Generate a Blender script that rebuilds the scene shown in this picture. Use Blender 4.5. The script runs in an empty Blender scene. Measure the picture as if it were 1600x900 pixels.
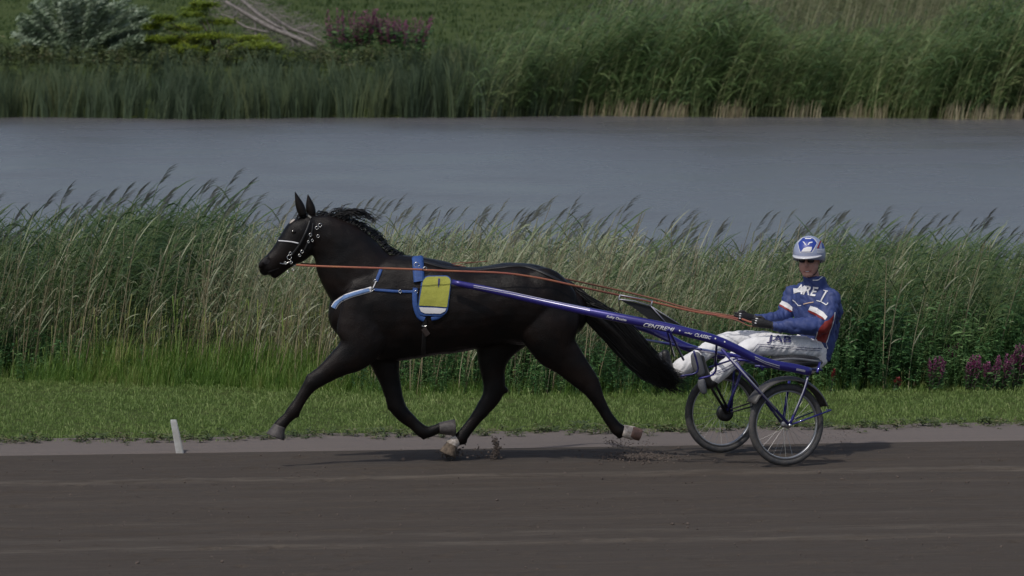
import bpy, bmesh, math, random
import numpy as np
from mathutils import Vector, Matrix, noise
from mathutils.bvhtree import BVHTree
R = math.radians
random.seed(7)
rng = np.random.default_rng(7)
U = random.uniform
C = bpy.context.scene.collection

# ---------------------------------------------------------------- camera, sky, sun
FPX = 9300.0                       # focal length in pixels of the 1600 px wide photograph
PITCH = R(4.0)
CAMH = 50.0 * math.tan(R(4.0) + math.atan(270 / FPX))
cam = bpy.data.objects.new('camera', bpy.data.cameras.new('camera'))
C.objects.link(cam)
cam.location = (0, -50, CAMH)
cam.rotation_euler = (R(90) - PITCH, 0, 0)
cam.data.sensor_width = 36
cam.data.lens = 36 * FPX / 1600
cam.data.clip_end = 3000
cam.data.clip_start = 1
cam.data.dof.use_dof = True
cam.data.dof.focus_distance = 50.0
cam.data.dof.aperture_fstop = 7.5
bpy.context.scene.camera = cam

SUN_EL, SUN_AZ = R(56), R(213)     # azimuth clockwise from +Y (the sun stands behind the camera, a little left)
world = bpy.data.worlds.new('World')
bpy.context.scene.world = world
world.use_nodes = True
wn = world.node_tree.nodes; wl = world.node_tree.links
bg = wn['Background']
sky = wn.new('ShaderNodeTexSky')
sky.sky_type = 'NISHITA'
sky.sun_disc = False
sky.sun_elevation = SUN_EL
sky.sun_rotation = SUN_AZ
sky.dust_density = 3.0
sky.air_density = 1.0
wl.new(sky.outputs[0], bg.inputs[0])
bg.inputs[1].default_value = 0.14
sun = bpy.data.objects.new('sun', bpy.data.lights.new('sun', 'SUN'))
C.objects.link(sun)
sun.data.energy = 2.6
sun.data.angle = R(1.5)
sun.data.color = (1.0, 0.955, 0.89)
sd = Vector((math.sin(SUN_AZ) * math.cos(SUN_EL), math.cos(SUN_AZ) * math.cos(SUN_EL), math.sin(SUN_EL)))
sun.rotation_euler = sd.to_track_quat('Z', 'Y').to_euler()
vs = bpy.context.scene.view_settings
vs.view_transform = 'Standard'; vs.look = 'None'; vs.gamma = 1; vs.use_curve_mapping = False
vs.exposure = -0.5

# ---------------------------------------------------------------- geometry of the view
CAM = Vector((0, -50, CAMH))
FW = Vector((0, math.cos(PITCH), -math.sin(PITCH)))
UPV = Vector((0, math.sin(PITCH), math.cos(PITCH)))
def ray(px, py):
    return FW + Vector(((px - 800) / FPX, 0, 0)) - UPV * ((py - 450) / FPX)
def P(px, py, Y):
    r = ray(px, py); return CAM + r * ((Y + 50) / r.y)
def G(px, py, z=0.0):
    r = ray(px, py); return CAM + r * ((z - CAMH) / r.z)
def onplane(px, py, q, n):
    r = ray(px, py); return CAM + r * ((q - CAM).dot(n) / r.dot(n))

# ---------------------------------------------------------------- materials
LEAFK = 1.8
def mat(name, base, rough=0.6, metal=0.0, var=0.0, scale=20.0, bump=0.0, bscale=80.0, spec=0.5, coat=0.0,
        tone=None, translucent=0.0, base2=None):
    m = bpy.data.materials.new(name); m.use_nodes = True
    nt = m.node_tree; N = nt.nodes; L = nt.links
    b = N['Principled BSDF']
    b.inputs['Roughness'].default_value = rough
    b.inputs['Metallic'].default_value = metal
    b.inputs['Specular IOR Level'].default_value = spec
    b.inputs['Coat Weight'].default_value = coat
    col = (*base, 1)
    b.inputs['Base Color'].default_value = col
    out = None
    if tone: tone = [tuple(min(.9, v * LEAFK) for v in c) for c in tone]
    if tone:                                  # tone attribute picks between colours, plant by plant
        at = N.new('ShaderNodeAttribute'); at.attribute_name = 'tone'
        cr = N.new('ShaderNodeValToRGB')
        cr.color_ramp.elements[0].color = (*tone[0], 1)
        cr.color_ramp.elements[1].color = (*tone[-1], 1)
        for k, c in enumerate(tone[1:-1]):
            e = cr.color_ramp.elements.new((k + 1) / (len(tone) - 1)); e.color = (*c, 1)
        L.new(at.outputs['Fac'], cr.inputs[0]); out = cr.outputs[0]
        L.new(out, b.inputs['Base Color'])
    if var > 0:
        tc = N.new('ShaderNodeTexCoord')
        no = N.new('ShaderNodeTexNoise'); no.inputs['Scale'].default_value = scale; no.inputs['Detail'].default_value = 5
        L.new(tc.outputs['Object'], no.inputs['Vector'])
        mx = N.new('ShaderNodeMix'); mx.data_type = 'RGBA'
        b2 = base2 if base2 else tuple(c * (1 - var) for c in base)
        mx.inputs[6].default_value = col; mx.inputs[7].default_value = (*b2, 1)
        mr = N.new('ShaderNodeMapRange'); mr.inputs[1].default_value = 0.35; mr.inputs[2].default_value = 0.65
        L.new(no.outputs[0], mr.inputs[0]); L.new(mr.outputs[0], mx.inputs[0])
        L.new(mx.outputs[2], b.inputs['Base Color']); out = mx.outputs[2]
    if bump > 0:
        tc = N.new('ShaderNodeTexCoord')
        no = N.new('ShaderNodeTexNoise'); no.inputs['Scale'].default_value = bscale; no.inputs['Detail'].default_value = 4
        bm_ = N.new('ShaderNodeBump'); bm_.inputs['Strength'].default_value = bump; bm_.inputs['Distance'].default_value = 0.01
        L.new(tc.outputs['Object'], no.inputs['Vector']); L.new(no.outputs[0], bm_.inputs['Height'])
        L.new(bm_.outputs[0], b.inputs['Normal'])
    if translucent > 0:
        tr = N.new('ShaderNodeBsdfTranslucent'); ms = N.new('ShaderNodeMixShader')
        ms.inputs[0].default_value = translucent
        tr.inputs[0].default_value = col
        if out: L.new(out, tr.inputs[0])
        L.new(b.outputs[0], ms.inputs[1]); L.new(tr.outputs[0], ms.inputs[2])
        L.new(ms.outputs[0], N['Material Output'].inputs[0])
    return m

M = {}
M['coat'] = mat('black_coat', (0.0045, 0.004, 0.0042), 0.36, var=0.35, scale=5, bump=0.4, bscale=160, spec=0.2, base2=(0.010, 0.0065, 0.0055))
M['mane'] = mat('black_hair', (0.006, 0.006, 0.007), 0.5, var=0.4, scale=60)
M['hoof'] = mat('grey_hoof', (0.085, 0.075, 0.073), 0.6, var=0.4, scale=30, bump=0.3)
M['hoof_brown'] = mat('brown_hoof', (0.17, 0.10, 0.08), 0.6, var=0.4, scale=30, bump=0.3)
M['sock'] = mat('white_pastern', (0.55, 0.5, 0.46), 0.8, var=0.4, scale=40, base2=(0.26, 0.22, 0.18))
M['muddy'] = mat('muddy_hoof', (0.17, 0.13, 0.095), 0.9, var=0.4, scale=30, bump=0.9, base2=(0.07, 0.055, 0.042))
M['eye'] = mat('dark_eye', (0.01, 0.008, 0.006), 0.08)
M['nostril'] = mat('nostril_skin', (0.02, 0.017, 0.018), 0.6)
M['muzzle'] = mat('muzzle_skin', (0.028, 0.024, 0.026), 0.6, var=0.3, scale=25)
M['blue'] = mat('blue_webbing', (0.025, 0.085, 0.30), 0.55, var=0.25, scale=60, bump=0.4, bscale=300)
M['lightblue'] = mat('pale_blue_webbing', (0.16, 0.28, 0.55), 0.6, var=0.2, scale=60, bump=0.3, bscale=300)
M['whiteweb'] = mat('white_webbing', (0.7, 0.7, 0.72), 0.6)
M['yellow'] = mat('yellow_cloth', (0.36, 0.37, 0.06), 0.8, var=0.15, scale=12, bump=0.4, bscale=40)
M['black'] = mat('black_leather', (0.012, 0.012, 0.013), 0.45, bump=0.2, bscale=200, var=0.2)
M['chrome'] = mat('polished_metal', (0.62, 0.62, 0.6), 0.25, metal=1.0)
M['rein'] = mat('orange_rein', (0.36, 0.145, 0.07), 0.7, var=0.3, scale=8, base2=(0.30, 0.09, 0.07))
M['rein_dark'] = mat('brown_rein', (0.24, 0.10, 0.06), 0.6, var=0.3, scale=8)
M['paint'] = mat('blue_metallic_paint', (0.024, 0.02, 0.20), 0.28, metal=0.25, var=0.15, scale=6, coat=0.6, bump=0.05, bscale=20)
M['paintdark'] = mat('dark_blue_paint', (0.02, 0.02, 0.14), 0.35, metal=0.2, coat=0.4, var=0.2, scale=9)
M['silver'] = mat('silver_tape_and_highlight', (0.42, 0.42, 0.50), 0.35, metal=0.3)  # pinstripes and wires; also the painted highlight on the wheel struts
M['rubber'] = mat('tyre_rubber', (0.048, 0.05, 0.056), 0.75, var=0.4, scale=25, bump=0.4, bscale=120, base2=(0.085, 0.08, 0.075))
M['rim'] = mat('alloy_rim', (0.42, 0.43, 0.45), 0.35, metal=0.7, var=0.2, scale=12)
M['plastic'] = mat('grey_black_plastic', (0.04, 0.039, 0.04), 0.5, var=0.3, scale=10, base2=(0.075, 0.07, 0.066))
M['grey'] = mat('grey_sole_rubber', (0.13, 0.135, 0.15), 0.7, var=0.2, scale=20)
M['jersey'] = mat('blue_jersey', (0.036, 0.06, 0.20), 0.65, var=0.18, scale=9, bump=0.5, bscale=22)
M['red'] = mat('red_cloth', (0.27, 0.025, 0.02), 0.65, var=0.2, scale=15, bump=0.3, bscale=30)
M['whitecloth'] = mat('white_cloth', (0.80, 0.80, 0.81), 0.7, var=0.12, scale=12, bump=0.6, bscale=20)
M['print'] = mat('white_print', (0.75, 0.75, 0.76), 0.6)
M['navy'] = mat('navy_print', (0.035, 0.035, 0.12), 0.6)
M['skin'] = mat('skin', (0.52, 0.29, 0.225), 0.55, var=0.2, scale=30, base2=(0.47, 0.235, 0.18))
M['lip'] = mat('lips', (0.30, 0.09, 0.08), 0.5)
M['helmet'] = mat('silver_blue_helmet', (0.36, 0.40, 0.56), 0.3, metal=0.2, coat=0.5, var=0.1, scale=12)
M['helmetblue'] = mat('blue_decal', (0.02, 0.05, 0.30), 0.4)
M['visor'] = mat('white_visor', (0.62, 0.63, 0.66), 0.3, coat=0.4)
M['glasses'] = mat('dark_lens', (0.012, 0.01, 0.012), 0.12)
M['glove'] = mat('black_glove', (0.014, 0.013, 0.015), 0.6, bump=0.3, bscale=90)
M['mesh'] = mat('black_mesh_fabric', (0.016, 0.017, 0.018), 0.75, bump=0.3, bscale=200)
M['post'] = mat('white_plastic', (0.62, 0.64, 0.66), 0.5, var=0.25, scale=9, base2=(0.42, 0.42, 0.4))

# vegetation: "tone" is a random number per plant or leaf
M['reedleaf'] = mat('reed_leaf', (0.05, 0.1, 0.03), 0.5, tone=[(0.026, 0.052, 0.017), (0.048, 0.083, 0.025), (0.082, 0.12, 0.04), (0.125, 0.155, 0.065)], translucent=0.4)
M['farleaf'] = mat('far_reed_leaf', (0.05, 0.1, 0.03), 0.5, tone=[(0.030, 0.060, 0.022), (0.056, 0.101, 0.035), (0.094, 0.14, 0.05), (0.165, 0.19, 0.085)], translucent=0.35)
M['strawleaf'] = mat('pale_reed_leaf', (0.15, 0.2, 0.1), 0.6, tone=[(0.075, 0.11, 0.05), (0.125, 0.155, 0.085), (0.175, 0.195, 0.12), (0.23, 0.235, 0.16)], translucent=0.38)
M['stem'] = mat('reed_stem', (0.2, 0.2, 0.1), 0.6, tone=[(0.075, 0.11, 0.04), (0.15, 0.17, 0.075), (0.24, 0.21, 0.12)])
M['palestem'] = mat('pale_reed_stem', (0.2, 0.2, 0.1), 0.6, tone=[(0.12, 0.135, 0.07), (0.19, 0.195, 0.115), (0.27, 0.255, 0.17)])
M['straw'] = mat('straw_stem', (0.3, 0.27, 0.17), 0.7, tone=[(0.09, 0.075, 0.04), (0.13, 0.11, 0.065), (0.19, 0.17, 0.11)])
M['plume'] = mat('reed_plume', (0.09, 0.06, 0.06), 0.8, tone=[(0.11, 0.11, 0.10), (0.18, 0.17, 0.145), (0.28, 0.265, 0.20)], translucent=0.3)
M['olive'] = mat('olive_weed_leaf', (0.06, 0.08, 0.03), 0.6, tone=[(0.030, 0.046, 0.018), (0.05, 0.07, 0.026), (0.078, 0.095, 0.036), (0.11, 0.095, 0.055)], translucent=0.3)
M['rush'] = mat('rush_leaf', (0.05, 0.09, 0.05), 0.55, tone=[(0.032, 0.048, 0.026), (0.052, 0.078, 0.042), (0.082, 0.10, 0.044), (0.135, 0.12, 0.065)], translucent=0.3)
M['herb'] = mat('herb_leaf', (0.05, 0.1, 0.03), 0.5, tone=[(0.022, 0.058, 0.022), (0.042, 0.10, 0.034), (0.072, 0.145, 0.05), (0.13, 0.20, 0.08)], translucent=0.38)
M['tallgrass'] = mat('tall_grass_blade', (0.08, 0.13, 0.03), 0.55, tone=[(0.045, 0.09, 0.018), (0.075, 0.145, 0.025), (0.11, 0.175, 0.035), (0.2, 0.2, 0.08)], translucent=0.4)
M['lawn'] = mat('lawn_blade', (0.07, 0.12, 0.03), 0.6, tone=[(0.082, 0.125, 0.032), (0.097, 0.145, 0.037), (0.112, 0.162, 0.044), (0.145, 0.175, 0.06)], translucent=0.38)
M['meadow'] = mat('meadow_blade', (0.07, 0.12, 0.03), 0.6, tone=[(0.024, 0.042, 0.011), (0.031, 0.053, 0.014), (0.04, 0.065, 0.018), (0.055, 0.07, 0.028)], translucent=0.35)
M['willow'] = mat('silver_willow_leaf', (0.15, 0.19, 0.13), 0.6, tone=[(0.04, 0.065, 0.034), (0.085, 0.12, 0.072), (0.14, 0.18, 0.125), (0.21, 0.25, 0.19)], translucent=0.15)
M['sumac'] = mat('yellow_green_leaf', (0.12, 0.16, 0.02), 0.55, tone=[(0.045, 0.075, 0.012), (0.09, 0.13, 0.015), (0.145, 0.185, 0.02), (0.20, 0.22, 0.03)], translucent=0.38)
M['purple'] = mat('purple_flower', (0.25, 0.04, 0.16), 0.6, tone=[(0.085, 0.028, 0.06), (0.165, 0.042, 0.105), (0.26, 0.065, 0.175)], translucent=0.3)
M['redflower'] = mat('red_flower', (0.4, 0.05, 0.06), 0.6, tone=[(0.10, 0.02, 0.02), (0.19, 0.035, 0.035)], translucent=0.3)
M['bark'] = mat('grey_bark', (0.12, 0.1, 0.085), 0.85, var=0.4, scale=20, bump=0.5, bscale=50)
M['deadwood'] = mat('bleached_wood', (0.25, 0.225, 0.215), 0.85, var=0.4, scale=12, bump=0.5, bscale=40)
M['clod'] = mat('dirt_clod', (0.12, 0.095, 0.08), 0.95, var=0.4, scale=50)

# ---------------------------------------------------------------- object helpers
def tag(o, label=None, cat=None, group=None, kind=None):
    if label: o['label'] = label
    if cat: o['category'] = cat
    if group: o['group'] = group
    if kind: o['kind'] = kind
    return o
def empty(name, loc, label, cat, group=None):
    o = bpy.data.objects.new(name, None); C.objects.link(o); o.location = loc
    o.empty_display_size = 0.1
    return tag(o, label, cat, group)
def wloc(o):
    v = Vector((0, 0, 0))
    while o: v += o.location; o = o.parent
    return v
def link_mesh(name, me, m, parent=None, smooth=True):
    o = bpy.data.objects.new(name, me); C.objects.link(o)
    for mm in (m if isinstance(m, (list, tuple)) else [m]): me.materials.append(mm)
    if smooth: me.polygons.foreach_set('use_smooth', [True] * len(me.polygons))
    if parent:
        me.transform(Matrix.Translation(-wloc(parent))); o.parent = parent
    return o
def bobj(name, bm, m, parent=None, smooth=True):
    me = bpy.data.meshes.new(name)
    bmesh.ops.recalc_face_normals(bm, faces=bm.faces[:])
    bm.to_mesh(me); bm.free()
    return link_mesh(name, me, m, parent, smooth)
def npmesh(name, V, T, mats, matidx=None, tone=None, parent=None, kind=None, smooth=False):
    me = bpy.data.meshes.new(name)
    V = np.asarray(V, np.float32); T = np.asarray(T, np.int32)
    me.vertices.add(len(V)); me.vertices.foreach_set('co', V.ravel())
    me.loops.add(len(T) * 3); me.loops.foreach_set('vertex_index', T.ravel())
    me.polygons.add(len(T)); me.polygons.foreach_set('loop_start', np.arange(0, len(T) * 3, 3, dtype=np.int32))
    try: me.polygons.foreach_set('loop_total', np.full(len(T), 3, np.int32))
    except Exception: pass
    for mm in mats: me.materials.append(mm)
    if matidx is not None: me.polygons.foreach_set('material_index', np.asarray(matidx, np.int32))
    if tone is not None:
        a = me.attributes.new('tone', 'FLOAT', 'POINT'); a.data.foreach_set('value', np.asarray(tone, np.float32))
    me.update(calc_edges=True); me.validate()
    if smooth: me.polygons.foreach_set('use_smooth', [True] * len(me.polygons))
    o = bpy.data.objects.new(name, me); C.objects.link(o)
    if parent:
        me.transform(Matrix.Translation(-wloc(parent))); o.parent = parent
    if kind: o['kind'] = kind
    return o

def catmull(pts, n):
    """pts: list of tuples of floats; returns smoothly interpolated list."""
    A = np.array(pts, float)
    A = np.vstack([2 * A[0] - A[1], A, 2 * A[-1] - A[-2]])
    out = []
    for i in range(1, len(A) - 2):
        p0, p1, p2, p3 = A[i - 1], A[i], A[i + 1], A[i + 2]
        for k in range(n):
            t = k / n
            out.append(0.5 * ((2 * p1) + (-p0 + p2) * t + (2 * p0 - 5 * p1 + 4 * p2 - p3) * t * t + (-p0 + 3 * p1 - 3 * p2 + p3) * t ** 3))
    out.append(A[-2])
    return out
def tube(bm, pts, r1, r2=None, side=Vector((0, 0, 1)), seg=16, sub=1, caps=True, round_caps=False):
    """loft of ellipses. r1 in the plane across the path, r2 along `side`."""
    n = len(pts)
    if not hasattr(r1, '__len__'): r1 = [r1] * n
    if r2 is None: r2 = r1
    if not hasattr(r2, '__len__'): r2 = [r2] * n
    A = [(*p, a, b) for p, a, b in zip(pts, r1, r2)]
    if sub > 1 and n > 2: A = catmull(A, sub)
    elif sub > 1:
        A = [tuple(np.array(A[0]) * (1 - k / sub) + np.array(A[1]) * k / sub) for k in range(sub + 1)]
    cs = [Vector(a[:3]) for a in A]
    if round_caps:
        d0 = (cs[0] - cs[1]).normalized(); d1 = (cs[-1] - cs[-2]).normalized()
        a0, a1 = A[0], A[-1]
        pre = [(cs[0] + d0 * (max(a0[3], a0[4]) * q * 0.8), a0[3] * s, a0[4] * s) for q, s in ((0.97, 0.25), (0.8, 0.6), (0.45, 0.88))]
        post = [(cs[-1] + d1 * (max(a1[3], a1[4]) * q * 0.8), a1[3] * s, a1[4] * s) for q, s in ((0.45, 0.88), (0.8, 0.6), (0.97, 0.25))]
        cs = [p[0] for p in pre] + cs + [p[0] for p in post]
        ra = [p[1] for p in pre] + [a[3] for a in A] + [p[1] for p in post]
        rb = [p[2] for p in pre] + [a[4] for a in A] + [p[2] for p in post]
    else:
        ra = [a[3] for a in A]; rb = [a[4] for a in A]
    rings = []
    for i, c in enumerate(cs):
        d = (cs[min(i + 1, len(cs) - 1)] - cs[max(i - 1, 0)]).normalized()
        s = side - d * side.dot(d)
        if s.length < 1e-4: s = d.orthogonal()
        s.normalize(); q = d.cross(s)
        rings.append([bm.verts.new(c + q * (ra[i] * math.cos(2 * math.pi * k / seg)) + s * (rb[i] * math.sin(2 * math.pi * k / seg))) for k in range(seg)])
    for a, b in zip(rings[:-1], rings[1:]):
        for k in range(seg):
            bm.faces.new((a[k], a[(k + 1) % seg], b[(k + 1) % seg], b[k]))
    if caps:
        bm.faces.new(rings[0][::-1]); bm.faces.new(rings[-1])
    return rings
def box(bm, c, x, y, z):
    """box with centre c and half axes x,y,z (vectors)"""
    vs_ = [bm.verts.new(c + x * a + y * b + z * d) for a in (-1, 1) for b in (-1, 1) for d in (-1, 1)]
    for f in ((0, 1, 3, 2), (4, 6, 7, 5), (0, 4, 5, 1), (2, 3, 7, 6), (0, 2, 6, 4), (1, 5, 7, 3)):
        bm.faces.new([vs_[i] for i in f])
def ellipsoid(bm, c, x, y, z, seg=20, rings=12):
    mt = Matrix(((x.x, y.x, z.x, c.x), (x.y, y.y, z.y, c.y), (x.z, y.z, z.z, c.z), (0, 0, 0, 1)))
    bmesh.ops.create_uvsphere(bm, u_segments=seg, v_segments=rings, radius=1.0, matrix=mt)
def tubeobj(name, pts, r, m, parent=None, r2=None, side=Vector((0, 0, 1)), seg=8, sub=1):
    bm = bmesh.new(); tube(bm, pts, r, r2, side, seg, sub); return bobj(name, bm, m, parent)
def remesh(name, bm, voxel, m, parent=None, smooth_it=4, fac=0.5):
    """fuse overlapping shapes into ONE continuous surface"""
    me = bpy.data.meshes.new(name + '_raw')
    bmesh.ops.recalc_face_normals(bm, faces=bm.faces[:]); bm.to_mesh(me); bm.free()
    o = bpy.data.objects.new(name + '_raw', me); C.objects.link(o)
    md = o.modifiers.new('r', 'REMESH'); md.mode = 'VOXEL'; md.voxel_size = voxel; md.use_smooth_shade = True
    sm = o.modifiers.new('s', 'SMOOTH'); sm.iterations = smooth_it; sm.factor = fac
    dg = bpy.context.evaluated_depsgraph_get()
    me2 = bpy.data.meshes.new_from_object(o.evaluated_get(dg))
    me2.name = name
    bpy.data.objects.remove(o); bpy.data.meshes.remove(me)
    me2.materials.clear()
    return me2
def bvh_of(me):
    return BVHTree.FromPolygons([v.co.copy() for v in me.vertices], [tuple(p.vertices) for p in me.polygons])
def decal(name, polys, bvh, m, parent, off=0.004, maxedge=3.0, thick=0.0):
    """flat print: outlines given as seen from the front are laid onto the real curved surface."""
    bm = bmesh.new()
    for poly in polys:
        bm.faces.new([bm.verts.new((x, y, 0)) for x, y in poly])
    return decal_bm(name, bm, bvh, m, parent, off, maxedge)
def decal_bm(name, bm, bvh, m, parent, off=0.004, maxedge=3.0):
    bmesh.ops.triangulate(bm, faces=bm.faces[:])
    for _ in range(6):
        es = [e for e in bm.edges if e.calc_length() > maxedge]
        if not es: break
        bmesh.ops.subdivide_edges(bm, edges=es, cuts=1)
        bmesh.ops.triangulate(bm, faces=bm.faces[:])
    for v in bm.verts[:]:
        d = ray(v.co.x, v.co.y).normalized()
        h, n, i, t = bvh.ray_cast(CAM, d)
        if h is None:
            bm.verts.remove(v); continue
        if n.dot(d) > 0: n = -n
        v.co = h + n * off
    return bobj(name, bm, m, parent)
def textbm(s, px, py, width, height, angle=0.0, shear=0.0):
    cu = bpy.data.curves.new('t', 'FONT'); cu.body = s; cu.resolution_u = 3; cu.shear = shear; cu.offset = .018
    o = bpy.data.objects.new('t', cu); C.objects.link(o)
    me = bpy.data.meshes.new_from_object(o.evaluated_get(bpy.context.evaluated_depsgraph_get()))
    bpy.data.objects.remove(o)
    bm = bmesh.new(); bm.from_mesh(me)
    xs = [v.co.x for v in bm.verts]; ys = [v.co.y for v in bm.verts]
    x0, x1, y0, y1 = min(xs), max(xs), min(ys), max(ys)
    ca, sa = math.cos(angle), math.sin(angle)
    for v in bm.verts:
        u = (v.co.x - x0) / (x1 - x0) * width; w = (v.co.y - y0) / (y1 - y0) * height
        v.co = (px + u * ca + w * sa, py + u * sa - w * ca, 0)
    return bm

# ---------------------------------------------------------------- ground, track, water
def kerbY(x): return 0.88 + 0.157 * x           # edge of the dark track
def grassY(x):                                   # ragged edge between pale strip and grass
    return 2.02 + 0.19 * x + 0.16 * noise.noise(Vector((x * 0.9, 3.1, 0))) + 0.07 * noise.noise(Vector((x * 4.0, 8.1, 0)))
def reedY(x):                                    # foot of the tall growth
    pts = [(-12, 8.3), (-4.8, 7.5), (-3, 6.9), (-1, 5.9), (1.5, 5.75), (3.2, 6.2), (4.8, 6.7), (12, 7.4)]
    for (a, b), (c, d) in zip(pts[:-1], pts[1:]):
        if x <= c: return b + (d - b) * max(0, (x - a)) / (c - a)
    return pts[-1][1]
WATER = -0.6
def shoreY(x):                                   # far shore
    return 85.0 + 0.7 * math.sin(x * 0.35 + 0.8) + 0.3 * math.sin(x * 1.1)
def gz(x, y):
    if y < 0: return 0.0
    if y < 8.5: return 0.02 * max(0, min(1, (y - 2.5) / 3))
    if y < 13: return 0.02 - 1.2 * ((y - 8.5) / 4.5) ** 1.5
    s = shoreY(x)
    if y < s - 2: return -1.18
    if y < s + 4: return -1.18 + 1.6 * ((y - s + 2) / 6)
    return 0.42 + 0.1 * noise.noise(Vector((x * .1, y * .1, 0))) + min(1.2, (y - s - 4) * 0.004)
ys = [-3000, -800, -200, -60, -20, -8, -3, 0, 1, 2, 3, 4, 5, 6, 7, 7.5, 8, 8.5, 9, 9.5, 10, 10.5, 11, 12, 13, 20, 40, 60, 75, 80, 82, 83, 84, 85, 86, 87, 88, 89, 90, 92, 95, 100, 110, 125, 150, 200, 300, 500, 900, 2800]
xs = [-2800, -600, -150, -60, -30, -20] + [x * 1.0 for x in range(-16, 17)] + [20, 30, 60, 150, 600, 2800]
bm = bmesh.new()
gr = [[bm.verts.new((x, y, gz(x, y))) for x in xs] for y in ys]
for a, b in zip(gr[:-1], gr[1:]):
    for k in range(len(xs) - 1):
        bm.faces.new((a[k], a[k + 1], b[k + 1], b[k]))
M['ground'] = mat('grass_ground', (0.05, 0.075, 0.022), 0.9, var=0.5, scale=1.2, bump=0.5, bscale=30, base2=(0.068, 0.088, 0.03), spec=0.05)
ground = bobj('ground', bm, M['ground']); tag(ground, kind='structure')

def strip_sheet(name, y0, y1, z, m, x0=-60, x1=60, nx=240, ny=40, h=None):
    bm = bmesh.new(); uv = bm.loops.layers.uv.new('UVMap'); rows = []
    X = sorted(set([x0 + (x1 - x0) * i / 24 for i in range(25)] + [-9 + 18 * i / nx for i in range(nx + 1)]))
    for j in range(ny + 1):
        t = j / ny; row = []
        for x in X:
            a, b = y0(x), y1(x); y = a + (b - a) * t
            row.append((bm.verts.new((x, y, z + (h(x, y - kerbY(x)) if h else 0))), x, y - kerbY(x)))
        rows.append(row)
    for a, b in zip(rows[:-1], rows[1:]):
        for k in range(len(X) - 1):
            q = (a[k], a[k + 1], b[k + 1], b[k])
            f = bm.faces.new([v[0] for v in q])
            for l, v in zip(f.loops, q): l[uv].uv = (v[1], v[2])
    o = bobj(name, bm, m); tag(o, kind='structure'); return o

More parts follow.
